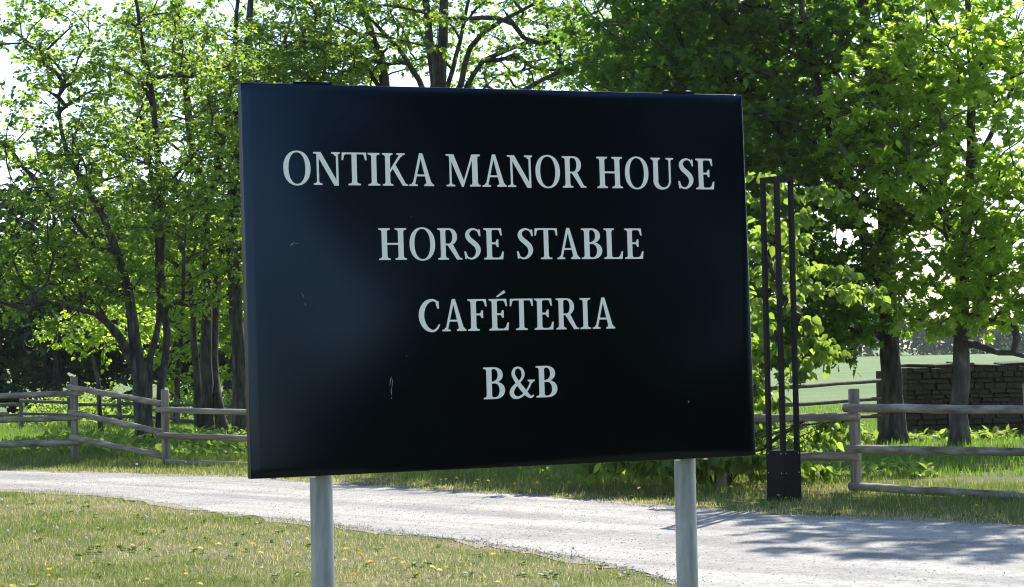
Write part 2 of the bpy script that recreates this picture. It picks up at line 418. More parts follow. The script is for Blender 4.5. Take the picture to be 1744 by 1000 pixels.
G = {
 'I': (.36, stem(.18, hw=.18)),
 'O': (.82, ringq((.41, .5), (.41, .527), (.41, .5), (.256, .478))),
 'N': (.81, [rect(.10, 0, .165, .98), serif(.132, 0, .13, .065, True), [(0, 1), (.228, 1), (.755, .03), (.755, -.02), (.625, -.02), (.12, .90), (.08, .945), (0, .955)], rect(.69, 0, .755, 1), serif(.68, 1, .13, .065, False)]),
 'T': (.74, [rect(.05, .945, .69, 1), tser(.0, 1), tser(.74, -1)] + stem(.37, top=False, hw=.19)),
 'K': (.80, stem(.165, hw=.165) + [[(.24, .40), (.24, .50), (.54, .95), (.63, .95)], serif(.585, 1, .13, .06, False), [(.31, .545), (.41, .66), (.715, .085), (.755, .05), (.80, .045), (.80, 0), (.635, 0)]]),
 'A': (.76, [[(.325, 1.012), (.405, 1.012), (.175, .045), (.105, .045)], [(.33, 1.012), (.425, 1.012), (.69, .05), (.54, .05)], rect(.18, .30, .58, .358), serif(.13, 0, .13, .07, True), serif(.61, 0, .15, .165, True)]),
 'M': (1.05, [rect(.105, 0, .165, .98), serif(.135, 0, .13, .06, True), [(0, 1), (.238, 1), (.545, .16), (.52, -.015), (.475, -.015), (.12, .90), (.08, .945), (0, .955)], [(.475, -.015), (.525, -.015), (.86, 1), (.79, 1)]] + [rect(.80, 0, .968, 1), [(.79, 1), (1.05, 1), (1.05, .955), (.99, .94), (.968, .90), (.80, .90)], serif(.885, 0, .165, .168, True)]),
 'R': (.75, stem(.165, hw=.165) + [rect(.15, .945, .36, 1), rect(.2, .455, .36, .51)] + ringq((.335, .7275), (.265, .2725), (.335, .7275), (.122, .2190), -90, 90, 28) + [[(.29, .48), (.46, .50), (.665, .085), (.70, .05), (.75, .045), (.75, 0), (.585, 0)]]),
 'H': (.80, stem(.165, hw=.165) + stem(.635, hw=.165) + [rect(.2, .475, .6, .535)]),
 'U': (.74, stem(.155, hw=.155, bot=False, y0=.27) + [rect(.585, .27, .645, 1), serif(.615, 1, .125, .06, False)] + ringq((.358, .28), (.287, .305), (.404, .28), (.181, .232), 180, 360, 28)),
 'S': (.53, S_ + [[(.455, .97), (.49, .955), (.505, .745), (.462, .745), (.425, .88)], [(.04, .03), (.075, .015), (.105, .12), (.065, .26), (.015, .26)]]),
 'E': (.60, stem(.165, hw=.165) + E_TOP + E_MID + E_BOT),
 'F': (.56, stem(.165, hw=.165) + E_TOP + E_MID),
 'L': (.60, stem(.165, hw=.165) + E_BOT),
 'B': (.62, stem(.165, hw=.165) + [rect(.15, .945, .32, 1), rect(.15, .49, .34, .545), rect(.15, 0, .34, .055)] + ringq((.30, .7575), (.265, .2425), (.30, .7575), (.120, .1890), -90, 90, 26) + ringq((.32, .2725), (.30, .2725), (.32, .2725), (.146, .2190), -90, 90, 28)),
 'C': (.59, C_ + [[(.52, .955), (.565, .945), (.575, .715), (.53, .715), (.49, .86)]]),
 '&': (.82, AMP + [serif(.735, .575, .115, .06, False)]),
}
G['É'] = (.60, G['E'][1] + [[(.225, 1.075), (.47, 1.275), (.52, 1.205), (.265, 1.05)]])
def glyph_mesh(ch):
    w, polys = G[ch]
    vs, fs = [], []
    for p in polys:
        a = sum(p[i][0] * p[(i + 1) % len(p)][1] - p[(i + 1) % len(p)][0] * p[i][1] for i in range(len(p)))
        if abs(a) < 1e-7: continue
        if a < 0: p = p[::-1]
        fs.append(list(range(len(vs), len(vs) + len(p)))); vs += [Vector(q) for q in p]
    V, Ed, Fc, ov, oe, of = delaunay_2d_cdt(vs, [], fs, 0, 1e-5)
    keep = [f for f, o_ in zip(Fc, of) if len(o_)]
    cnt = {}
    for f in keep:
        for k in range(len(f)):
            e = (f[k], f[(k + 1) % len(f)]); cnt[e] = 1
    mb = MB()
    n = len(V)
    mb.v = [(q.x, 0.0, q.y) for q in V] + [(q.x, 1.0, q.y) for q in V]
    mb.f = [tuple(f) for f in keep]
    for (a, b) in cnt:
        if (b, a) not in cnt: mb.f.append((a, a + n, b + n, b))
    return mb.mesh('letter_' + ch)
GM = {k: glyph_mesh(k) for k in G}
def z5(x): return 460 + x / 4.3475
def z6(x): return 840 + x / 4.3475
def z7(x): return 640 + x / 3.791
L1 = [('O', z5(97), z5(298)), ('N', z5(320), z5(518)), ('T', z5(533), z5(713)), ('I', z5(725), z5(813)), ('K', z5(832), z5(1018)), ('A', z5(1027), z5(1210)), ('M', z5(1301), z5(1553)), ('A', z5(1567), z5(1746)), ('N', z6(102), z6(288)), ('O', z6(310), z6(490)), ('R', z6(509), z6(682)), ('H', z6(764), z6(954)), ('O', z6(973), z6(1146)), ('U', z6(1166), z6(1334)), ('S', z6(1364), z6(1487)), ('E', z6(1500), z6(1635))]
L2 = [('H', z5(804), z5(1010)), ('O', z5(1032), z5(1220)), ('R', z5(1240), z5(1418)), ('S', z5(1430), z5(1562)), ('E', z5(1579), z5(1724)), ('S', z6(165), z6(296)), ('T', z6(305), z6(469)), ('A', z6(467), z6(637)), ('B', z6(649), z6(802)), ('L', z6(818), z6(957)), ('E', z6(972), z6(1109))]
L3 = [('C', z7(273), z7(411)), ('A', z7(425), z7(580)), ('F', z7(592), z7(716)), ('É', z7(729), z7(856)), ('T', z7(866), z7(1011)), ('E', z7(1021), z7(1145)), ('R', z7(1161), z7(1307)), ('I', z7(1316), z7(1384)), ('A', z7(1395), z7(1540))]
L4 = [('B', z7(694), z7(832)), ('&', z7(857), z7(1020)), ('B', z7(1034), z7(1170))]
# per line: two (x, baseline y, cap-top y) readings
LINES = [(L1, (z5(350), 230 + 370 / 4.3475, 230 + 127 / 4.3475), (z6(1570), 230 + 403 / 4.3475, 230 + 175 / 4.3475)),
         (L2, (z5(850), 230 + 926 / 4.3475, 230 + 690 / 4.3475), (z6(1040), 230 + 918 / 4.3475, 230 + 693 / 4.3475)),
         (L3, (z7(630), 470 + 355 / 3.791, 470 + 152 / 3.791), (z7(1500), 470 + 341 / 3.791, 470 + 141 / 3.791)),
         (L4, (z7(735), 470 + 796 / 3.791, 470 + 591 / 3.791), (z7(1090), 470 + 784 / 3.791, 470 + 580 / 3.791))]
for chars, ra, rb in LINES:
    ua, ub = plane_uv(ra[0], ra[1]), plane_uv(rb[0], rb[1])
    ta, tb = plane_uv(ra[0], ra[2]), plane_uv(rb[0], rb[2])
    capn = ((ta - ua)[1] + (tb - ub)[1]) / 2
    for ch, x0, x1 in chars:
        t = (x0 - ra[0]) / (rb[0] - ra[0]); yb = ra[1] + (rb[1] - ra[1]) * t; yt = ra[2] + (rb[2] - ra[2]) * t
        ym = (yb + yt) / 2
        a0, a1 = plane_uv(x0, ym)[0], plane_uv(x1, ym)[0]
        base = ua[1] + (ub[1] - ua[1]) * ((a0 - ua[0]) / (ub[0] - ua[0]))
        o = link('letter', GM[ch], M['white_vinyl'], pan)
        cu, cv = (a0 + a1) / 2, base + capn / 2
        o.location = (a0, -bulge(cu, cv) - .0016, base)
        e_ = .02
        gx = -(bulge(cu + e_, cv) - bulge(cu - e_, cv)) / (2 * e_); gz = -(bulge(cu, cv + e_) - bulge(cu, cv - e_)) / (2 * e_)
        o.location.y = -bulge(cu, cv) - .0016 - gx * (cu - a0) - gz * (cv - base)
        o.rotation_euler = (-gz * 1.0, 0, gx)
        o.scale = ((a1 - a0) / G[ch][0], .0025, capn)

# marks on the face
def mark(pts, rad):
    q = [plane_uv(*p) for p in pts]
    mb = MB(); P = [(a[0], -bulge(a[0], a[1]) - .0004, a[1]) for a in q]
    mb.tube(P, np.array(rad), 6)
    mb.v = [(x, -bulge(x, z) - .0004 + (y + bulge(x, z) + .0004) * .12, z) for x, y, z in mb.v]
    link('stain', mb.mesh('stain', True), M['stain'], pan)
mark([(664, 658), (664.5, 648), (666, 641), (668, 648), (668, 656), (666.5, 664)], [.0006, .0010, .0010, .0009, .0007, .0004])
mark([(666, 662), (666.2, 667), (666.6, 673)], [.0008, .0012, .0009])
mark([(666.6, 677), (666.8, 679.5)], [.0012, .0012])
mark([(494, 419), (497, 415), (501, 413), (499, 417), (496, 417)], [.0007, .0010, .0008, .0008, .0005])
mark([(501, 413.5), (507, 415)], [.0006, .0003])
mark([(514, 500), (517, 504), (516, 508)], [.0006, .0007, .0004])
mark([(519, 517), (521, 521)], [.0008, .0006])
mark([(1171.5, 683), (1173, 686)], [.0018, .0018])
mark([(691.5, 606), (692.5, 607)], [.0014, .0012])
mark([(700, 369), (701, 370)], [.0008, .0008])

# posts and fixings
POFF = -(ST + .071)
for (px, py) in ((547, 815), (1166, 783)):
    c = plane_uv(px, py, POFF)
    P = SC + nrm * POFF + u * c[0] + v * c[1]
    mb = MB()
    r_ = .0385
    mb.tube([(0, 0, 0), (0, 0, .6), (0, 0, 1.2), (0, 0, 2.49)], r_, 36)
    post = link('post', mb.mesh('post', True), M['galv'], sign, (P[0] - SC[0], P[1] - SC[1], 0))
    mb = MB(); mb.tube([(0, 0, 2.488), (0, 0, 2.497)], r_ + .002, 36)
    link('post_cap', mb.mesh('post_cap'), M['black_steel'], post)
for (xa, xb) in ((500, 566), (1130, 1183)):
    a, b = plane_uv(xa, 139 + (xa - 403) * .0266)[0], plane_uv(xb, 139 + (xb - 403) * .0266)[0]
    mb = MB(); mb.box(((a + b) / 2, .016, SH / 2 + .0045), ((b - a) / 2, .013, .0035))
    mb.box(((a + b) / 2, .085, SH / 2 + .0045), ((b - a) / 2 * .62, .056, .0035))
    br = link('bracket', mb.mesh('bracket'), M['black_steel'], sign); br.matrix_local = Minv @ SM
    for q in (a + .018, b - .018):
        mb = MB(); mb.tube([(q, .018, SH / 2 + .0082), (q, .018, SH / 2 + .0105)], .0105, 12); mb.tube([(q, .018, SH / 2 + .0106), (q, .018, SH / 2 + .0135)], .006, 6)
        bo = link('bolt', mb.mesh('bolt'), M['zinc'], br)
for (px, py) in ((535.5, 815), (585, 812), (1158, 783.5), (1205, 780)):
    q = plane_uv(px, py)
    mb = MB(); mb.tube([(q[0], .02, -SH / 2 - .0005), (q[0], .02, -SH / 2 - .0055)], .0095, 6)
    bo = link('bolt', mb.mesh('bolt'), M['zinc'], sign); bo.matrix_local = Minv @ SM

# ------------------------------------------------------------------ black light column
lc = ground(1336, 853)
LX, LY = lc[0], lc[1]
lamp = empty('light_column', (LX, LY, 0), 'tall slim black steel lantern frame on a riveted box base beside the road', 'lantern')
lamp.rotation_euler = (0, 0, R(38))
LHT, LW, LBH = 3.43, .125, .535          # height, half width of the square, base box height
for sx_ in (-1, 1):
    for sy_ in (-1, 1):
        mb = MB(); mb.box((sx_ * (LW - .022), sy_ * (LW - .022), (LBH + LHT - .05) / 2), (.022, .022, (LHT - .05 - LBH) / 2))
        link('upright', mb.mesh('upright'), M['black_steel'], lamp)
for k in range(4):
    Mx = Matrix.Rotation(k * math.pi / 2, 3, 'Z')
    c = Mx @ Vector((LW - .024, 0, LHT - .025)); mb = MB(); mb.box(c, (.024, LW - (.048 if k % 2 else 0), .025), Mx)
    link('top_bar', mb.mesh('top_bar'), M['black_steel'], lamp)
for k in range(4):
    Mx = Matrix.Rotation(k * math.pi / 2, 3, 'Z')
    c = Mx @ Vector((LW, 0, LBH / 2)); mb = MB(); mb.box(c, (.003, LW - (.004 if k % 2 else -.0029), LBH / 2), Mx)
    pl = link('base_plate', mb.mesh('base_plate'), M['black_steel'], lamp)
    for zz in (LBH - .03, LBH - .235):
        for yy in (-.095, .095):
            mb = MB(); p0 = Mx @ Vector((LW + .003, yy, zz)); p1 = Mx @ Vector((LW + .008, yy, zz)); mb.tube([p0, p1], .006, 8)
            link('rivet', mb.mesh('rivet'), M['zinc'], pl)
mb = MB(); mb.box((0, 0, LBH - .004), (LW - .01, LW - .01, .003)); link('base_lid', mb.mesh('base_lid'), M['galv'], lamp)

# ------------------------------------------------------------------ log fences
def log_pts(a, b, r, n=7, wob=.003):
    t = np.linspace(0, 1, n)[:, None]; P = a + (b - a) * t
    P[1:-1] += rng.normal(0, wob, (n - 2, 3)); return P, r * (1 + rng.normal(0, .025, n))
def fence(label, posts, rails, mat, rr, pr, group=None):
    base = np.array([posts[0][0], posts[0][1], 0])
    f = empty('log_fence', tuple(base), label, 'fence', group)
    for (x, y, z0, z1) in posts:
        mb = MB(); P, rad = log_pts(np.array([x, y, z0]), np.array([x, y, z1]), pr, 6, .003)
        P = np.vstack([P, P[-1] + [0, 0, .012]]); rad = np.append(rad, rad[-1] * .86)
        mb.tube(P - base, rad, 14); link('post', mb.mesh('post', True), M['wood_post'] if mat == M['wood'] else mat, f)
    for (a, b) in rails:
        mb = MB(); P, rad = log_pts(np.asarray(a), np.asarray(b), rr * random.uniform(.93, 1.07))
        d = (P[-1] - P[0]) / np.linalg.norm(P[-1] - P[0])
        P = np.vstack([P[0] - d * .008, P, P[-1] + d * .008]); rad = np.concatenate([[rad[0] * .85], rad, [rad[-1] * .85]])
        mb.tube(P - base, rad, 12); me = mb.mesh('rail', True)
        for p in me.polygons:
            if len(p.vertices) > 4: p.use_smooth = False
        link('rail', me, mat, f)
    return f
def post_px(x, ytop, Y, z0=-.06):
    t = at(x, ytop, Y); return (t[0], t[1], z0, t[2])
def rail_px(a, b): return (at(*a), at(*b))
Y1, Y2 = 33.6, 31.9
fence('grey log fence of round rails stepping down beside the leaning tree trunks',
      [post_px(-75, 640, 35.2), post_px(126, 643, Y1), post_px(281, 665, Y2), post_px(470, 667, 31.6)],
      [rail_px((-90, 678, 35.1), (136, 669.5, Y1 - .10)), rail_px((-90, 719, 35.1), (133, 711.5, Y1 - .10)), rail_px((-90, 759, 35.1), (134, 754, Y1 - .10)),
       rail_px((117, 659, Y1 - .12), (276, 687.5, Y2 + .02)), rail_px((118, 702, Y1 - .12), (277, 736, Y2 + .02)), rail_px((121, 745, Y1 - .12), (278, 777, Y2 + .02)),
       rail_px((266, 697.5, Y2 - .12), (480, 704, 31.5)), rail_px((267, 741, Y2 - .12), (480, 750, 31.5)), rail_px((283, 786.5, Y2 - .12), (480, 795, 31.5))],
      M['wood'], .049, .062)
fence('log fence of thick round rails in front of the stone wall',
      [post_px(1454, 664, 22.84), post_px(1752, 655, 21.05), post_px(1225, 668, 23.7)],
      [rail_px((1439, 695, 22.7), (1766, 698.5, 20.9)), rail_px((1444, 764.5, 22.7), (1766, 770.5, 20.9)), rail_px((1448, 828, 22.7), (1766, 847, 20.9)),
       rail_px((1212, 713.5, 23.6), (1463, 710, 22.76)), rail_px((1212, 782, 23.6), (1463, 776.5, 22.76))],
      M['wood'], .047, .06)
fence('thin dark wooden paddock fence running behind the thick maple trunk to the stone wall',
      [post_px(1497, 633, 37.2), post_px(1303, 648, 33.4)],
      [rail_px((1285, 664, 33.0), (1550, 645, 38.2)), rail_px((1285, 694, 33.0), (1550, 675.5, 38.2)), rail_px((1440, 711, 36.0), (1550, 706, 38.2))],
      M['wood_old'], .036, .055)
Yb = 52.0
fence('weathered far paddock fence of thin rails in front of the dark thicket',
      [post_px(x, yt, Yb) for x, yt in ((-60, 682), (36, 679), (118, 677), (203, 679), (300, 677), (395, 680), (500, 682))],
      [rail_px((-70, 690, Yb - .08), (38, 689, Yb - .08)), rail_px((34, 683, Yb - .1), (120, 686, Yb - .1)), rail_px((116, 689, Yb - .08), (205, 690, Yb - .08)), rail_px((201, 687, Yb - .1), (302, 689, Yb - .1)), rail_px((298, 689, Yb - .08), (397, 692, Yb - .08)), rail_px((393, 690, Yb - .1), (505, 694, Yb - .1)),
       rail_px((-70, 709, Yb - .08), (38, 707, Yb - .08)), rail_px((34, 704, Yb - .1), (120, 707, Yb - .1)), rail_px((116, 708, Yb - .08), (205, 709, Yb - .08)), rail_px((201, 709, Yb - .1), (302, 713, Yb - .1)), rail_px((298, 716, Yb - .08), (397, 722, Yb - .08)), rail_px((393, 720, Yb - .1), (505, 724, Yb - .1))],
      M['wood_old'], .04, .055)

# ------------------------------------------------------------------ dry stone wall
w0 = ground(1541, 752); WY0 = 36.3; WX0 = at(1546, 700, 36.3)[0]
wall = empty('stone_wall', (WX0, WY0, 0), 'dark dry stone wall with a squared end behind the two bare trunks', 'wall')
WL, WH, WT = 4.6, 1.20, .55
mb = MB(); mb.box((WL / 2 + .05, WT / 2 + .05, WH / 2 - .03), (WL / 2 - .03, WT / 2 - .03, WH / 2 - .02)); link('core', mb.mesh('core'), M['mortar'], wall)
SMESH = []
for k in range(8):
    mb = MB(); mb.box((0, 0, 0), (.5, .5, .5))
    rr_ = np.random.default_rng(50 + k); vv = []
    # chamfered irregular block: 24 vertices from 8 corners
    vs = []; fs = []
    for sx_ in (-1, 1):
        for sy_ in (-1, 1):
            for sz_ in (-1, 1):
                j = rr_.uniform(-.05, .05, 3)
                for ax in range(3):
                    p = np.array([sx_, sy_, sz_]) * .5 * np.array([.86, .86, .80]) ; p[ax] = [sx_, sy_, sz_][ax] * .5
                    vs.append(p + j)
    def vi(a, b, c, ax): return ((a * 2 + b) * 2 + c) * 3 + ax
    for ax in range(3):
        for s_ in (0, 1):
            idx = []
            for (p_, q_) in ((0, 0), (1, 0), (1, 1), (0, 1)):
                t = [0, 0, 0]; t[ax] = s_; t[(ax + 1) % 3] = p_; t[(ax + 2) % 3] = q_; idx.append(vi(*t, ax))
            fs.append(tuple(idx if s_ else idx[::-1]))
    for ax in range(3):
        b_, c_ = (ax + 1) % 3, (ax + 2) % 3
        for p_ in (0, 1):
            for q_ in (0, 1):
                t0 = [0, 0, 0]; t0[b_] = p_; t0[c_] = q_; t1 = list(t0); t1[ax] = 1
                idx = [vi(*t0, b_), vi(*t1, b_), vi(*t1, c_), vi(*t0, c_)]
                fs.append(tuple(idx if p_ != q_ else idx[::-1]))
    for a in (0, 1):
        for b in (0, 1):
            for c in (0, 1):
                idx = [vi(a, b, c, 0), vi(a, b, c, 1), vi(a, b, c, 2)]; fs.append(tuple(idx if (a + b + c) % 2 else idx[::-1]))
    mb = MB(); mb.add(vs, fs); me = mb.mesh('stone'); me.materials.append(M['stone']); SMESH.append(me)
z = 0.0
while z < WH - .03:
    h = random.uniform(.065, .12); x = 0.0
    if z + h > WH: h = WH - z + .02
    while x < WL:
        L = random.uniform(.10, .34)
        o = link('stone', random.choice(SMESH), None, wall, (x + L / 2, .10 + random.uniform(-.05, .03), z + h / 2 + random.uniform(-.008, .008)))
        o.scale = (L * .97, .24, h * .97); o.rotation_euler = (random.uniform(-.06, .06), random.uniform(-.05, .05), random.uniform(-.09, .09) + random.choice((0, math.pi)))
        x += L + .006
    y = .2
    while y < WT:
        L = random.uniform(.15, .28)
        o = link('stone', random.choice(SMESH), None, wall, (.09 + random.uniform(-.02, .02), y + L / 2, z + h / 2)); o.scale = (.2, L, h * 1.02)
        y += L + .006
    z += h + .004
x = 0.0
while x < WL:
    L = random.uniform(.25, .5)
    o = link('stone', random.choice(SMESH), None, wall, (x + L / 2, WT / 2 + .06, WH + .03 + random.uniform(-.02, .03))); o.scale = (L, WT + random.uniform(0, .16), random.uniform(.05, .12)); o.rotation_euler = (random.uniform(-.06, .06), random.uniform(-.07, .07), 0); x += L + .008

# ------------------------------------------------------------------ trees
SHAPES = {
 'maple': ([(0, 0), (.05, .28), (.30, .55), (.42, .27), (.72, .38), (.68, .15), (1, 0)],),
 'ovate': ([(0, 0), (.25, .34), (.62, .33), (1, 0)],),
 'kite': ([(0, 0), (.45, .32), (1, 0)],),
}
def leaves(name, P, D, N, size, shape, tint, fold=.3):
    half = SHAPES[shape][0]; k = len(half)
    D = D / (np.linalg.norm(D, axis=1)[:, None] + 1e-9)
    N = N - D * np.sum(N * D, 1)[:, None]; N /= np.linalg.norm(N, axis=1)[:, None] + 1e-9
    W = np.cross(N, D)
    l = np.array([h[0] for h in half]); w = np.array([h[1] for h in half])
    ll = np.concatenate([l, l[1:-1]]); ww = np.concatenate([w, -w[1:-1]]); hh = np.abs(ww) * fold - .25 * ll ** 2
    nv = len(ll)
    V = P[:, None, :] + size[:, None, None] * (D[:, None, :] * ll[None, :, None] + W[:, None, :] * ww[None, :, None] + N[:, None, :] * hh[None, :, None])
    a = list(range(k)); b = [0] + [k - 1] + list(range(nv - 1, k - 1, -1))
    f = np.array(a + b)
    n = len(P)
    loops = (np.arange(n)[:, None] * nv + f[None, :]).ravel()
    counts = np.full(n * 2, k)
    return np_mesh(name, V.reshape(-1, 3), loops, counts, np.repeat(tint, 2))

def lowfreq(P, seed, s):
    r_ = np.random.default_rng(seed); out = np.zeros(len(P))
    for _ in range(6):
        k = r_.normal(0, 1, 3) * s; out += np.sin(P @ k + r_.uniform(0, 6.28))
    return out / 6

def make_tree(name, label, cat, stems, blobs, leafm, bark, shape='ovate', lsize=.1, twigs=5, per=7, seed=1, group=None, pts=None, mind=.35, gap=-.25, tw_len=.42, rmin=.006, r0=.0085, droop=.3, part=('trunk', 'crown'), spread=1.0):
    rg = np.random.default_rng(seed)
    base = np.array(stems[0][0][:3], float); base[2] = 0
    root = empty(name, tuple(base), label, cat, group)
    nodes, nrad, ndir = [], [], []
    wood = MB()
    for st in stems:
        S = np.array(st, float)
        # refine with Catmull-Rom
        Q = np.vstack([2 * S[0] - S[1], S, 2 * S[-1] - S[-2]]); out = []
        for i in range(1, len(Q) - 2):
            n = max(2, int(np.linalg.norm(Q[i + 1, :3] - Q[i, :3]) / .35))
            for k in range(n):
                t = k / n; a, b, c, d = Q[i - 1], Q[i], Q[i + 1], Q[i + 2]
                out.append(.5 * (2 * b + (c - a) * t + (2 * a - 5 * b + 4 * c - d) * t * t + (3 * b - a - 3 * c + d) * t ** 3))
        out.append(S[-1]); out = np.array(out); out[:, 3] = np.maximum(out[:, 3], .012)
        pj = out.copy(); pj[1:, :3] += rg.normal(0, .012, (len(out) - 1, 3))
        rad = pj[:, 3].copy()
        if pj[0, 2] < .3: rad[0] *= 1.22; rad[1] *= 1.06
        wood.tube(pj[:, :3] - base, rad, 12)
        dr = np.gradient(pj[:, :3], axis=0); dr /= np.linalg.norm(dr, axis=1)[:, None] + 1e-9
        for p, r_, d in zip(pj, rad, dr):
            nodes.append(p[:3]); nrad.append(r_); ndir.append(d)
    nst = len(nodes)
    T = []
    for (cx, cy, cz, rx, ry, rz, n) in blobs:
        q = rg.normal(0, 1, (n * 4, 3)); q /= np.linalg.norm(q, axis=1)[:, None]; q *= rg.uniform(0, 1, (n * 4, 1)) ** (1 / 3.) 
        q = q * [rx, ry, rz] + [cx, cy, cz]
        q = q[lowfreq(q, seed + 11, 1.1) > gap]; q = q[q[:, 2] > .35]
        T += list(q[:n])
    for st in stems:
        if st[-1][2] > 5: T += [np.array(st[-1][:3]) + rg.normal(0, .3, 3) * [1, 1, .5] for _ in range(7)]
    if pts is not None: T += [np.array(p) for p in pts]
    T = np.array(T)
    keep = []
    for i in range(len(T)):
        if keep and np.min(np.sum((T[keep] - T[i]) ** 2, 1)) < mind ** 2: continue
        keep.append(i)
    T = T[keep]
    NP = np.zeros((nst + len(T) * 8, 3)); NP[:nst] = nodes
    ND = np.zeros_like(NP); ND[:nst] = ndir
    par = -np.ones(len(NP), int); cnt = np.zeros(len(NP)); n = nst
    Smin = np.array(nodes); low = min(p[2] for p in nodes) + .8
    order = np.argsort([np.min(np.sum((Smin - t) ** 2, 1)) for t in T])
    paths = []
    for i in order:
        t = T[i]; d = t - NP[:n]; dist = np.linalg.norm(d, axis=1)
        rise = NP[:n, 2] - (t[2] - .25 * np.linalg.norm(d[:, :2], axis=1))
        cost = dist + 1.3 * np.maximum(0, rise) + np.where((NP[:n, 2] < low), 2, 0)
        cost[:nst] += .15
        j = int(np.argmin(cost)); L = dist[j]
        if L < 1e-3: continue
        k = min(7, max(2, int(L / .3)))
        tan = ND[j] * .38 + (t - NP[j]) / L * .85 + np.array([0, 0, .18]); tan /= np.linalg.norm(tan)
        ctrl = NP[j] + tan * L * .5
        ts = np.linspace(0, 1, k + 1)[1:, None]
        path = (1 - ts) ** 2 * NP[j] + 2 * ts * (1 - ts) * ctrl + ts ** 2 * t
        path[:-1] += rg.normal(0, .009 * min(1, L), (len(path) - 1, 3))
        idx = [j]
        for q, p in enumerate(path):
            NP[n] = p; par[n] = idx[-1]; ND[n] = (p - NP[idx[-1]]) / (np.linalg.norm(p - NP[idx[-1]]) + 1e-9); idx.append(n); n += 1
        q = idx[-1]
        while q >= nst: cnt[q] += 1; q = par[q]
        paths.append(idx)
    rad = np.maximum(rmin, r0 * np.maximum(cnt, 1) ** .52)
    rad[:nst] = nrad
    tips = []
    for idx in paths:
        rr_ = rad[idx].copy(); rr_[0] = min(rr_[0], rr_[1] * 1.15)
        rr_[-1] = max(rmin * .7, rr_[-1] * .8)
        wood.tube(NP[idx] - base, rr_, 6 if rr_[0] > .02 else 4, cap=False)
        tips.append((NP[idx[-1]], ND[idx[-1]]))
        if len(idx) > 4 and cnt[idx[-1]] <= 2: tips.append((NP[idx[-2]], ND[idx[-2]]))
    tp = np.array([t[0] for t in tips]); td = np.array([t[1] for t in tips]); m_ = len(tp)
    # twigs
    TD = np.repeat(td, twigs, 0) * .55 + rg.normal(0, .62, (m_ * twigs, 3)) * np.array([1, 1, .55]) * spread; TD[:, 2] += .05
    TD /= np.linalg.norm(TD, axis=1)[:, None]
    TL = tw_len * rg.uniform(.5, 1.2, m_ * twigs); TP = np.repeat(tp, twigs, 0)
    rt_ = rmin * .55
    # thin three-sided twigs
    a = np.cross(TD, [0.0, 0.3, 1.0]); a /= np.linalg.norm(a, axis=1)[:, None]; b = np.cross(TD, a)
    E0 = TP - base; E1 = TP + TD * TL[:, None] - base
    vs = []
    for th in (0, 2.094, 4.188):
        vs.append(E0 + (a * math.cos(th) + b * math.sin(th)) * rt_)
    vs.append(E1)
    V = np.stack(vs, 1).reshape(-1, 3); ar = np.arange(len(E0))[:, None] * 4
    tf = np.concatenate([ar + [0, 1, 3], ar + [1, 2, 3], ar + [2, 0, 3]], 1).reshape(-1, 3)
    wb = len(wood.v)
    WV = np.vstack([np.array(wood.v), V]); loops = [i for f in wood.f for i in f] + list((tf + wb).ravel()); counts = [len(f) for f in wood.f] + [3] * len(tf)
    tr = link(part[0], np_mesh(part[0], WV, loops, counts, smooth=True), bark, root)
    # leaves
    s = rg.uniform(.15, 1.05, (len(TP), per)); s[:, 0] = 1.0
    LP = (TP[:, None, :] + TD[:, None, :] * (TL[:, None] * s)[:, :, None]).reshape(-1, 3)
    LP += rg.normal(0, .02, LP.shape)
    nL = len(LP)
    az = rg.uniform(0, 2 * math.pi, nL)
    LD = np.repeat(TD, per, 0) * .6 + np.stack([np.cos(az), np.sin(az), rg.normal(-droop, .3, nL)], 1)
    LN = np.stack([rg.normal(0, .8, nL), rg.normal(0, .8, nL), np.ones(nL)], 1)
    LS = lsize * rg.uniform(.5, 1.3, nL)
    tint = np.clip(.5 + .28 * np.repeat(rg.normal(0, 1, len(TP)), per) * .6 + rg.normal(0, .2, nL), 0, 1)
    cr = link(part[1], leaves(part[1], LP - base, LD, LN, LS, shape, tint), leafm, root)
    cr['kind'] = 'stuff'
    return root
def px_stem(pts, Y, dY=0.0):
    """(x px, y px, radius m) readings of a stem standing about Y metres away"""
    out = []
    for k, p in enumerate(pts):
        q = at(p[0], p[1], Y + (p[3] if len(p) > 3 else 0)); out.append((q[0], q[1], q[2], p[2]))
    return out
def grounded(pts, Y):
    s = px_stem(pts, Y); x, y, z, r_ = s[0]; s[0] = (x, y, -.05, r_); return s

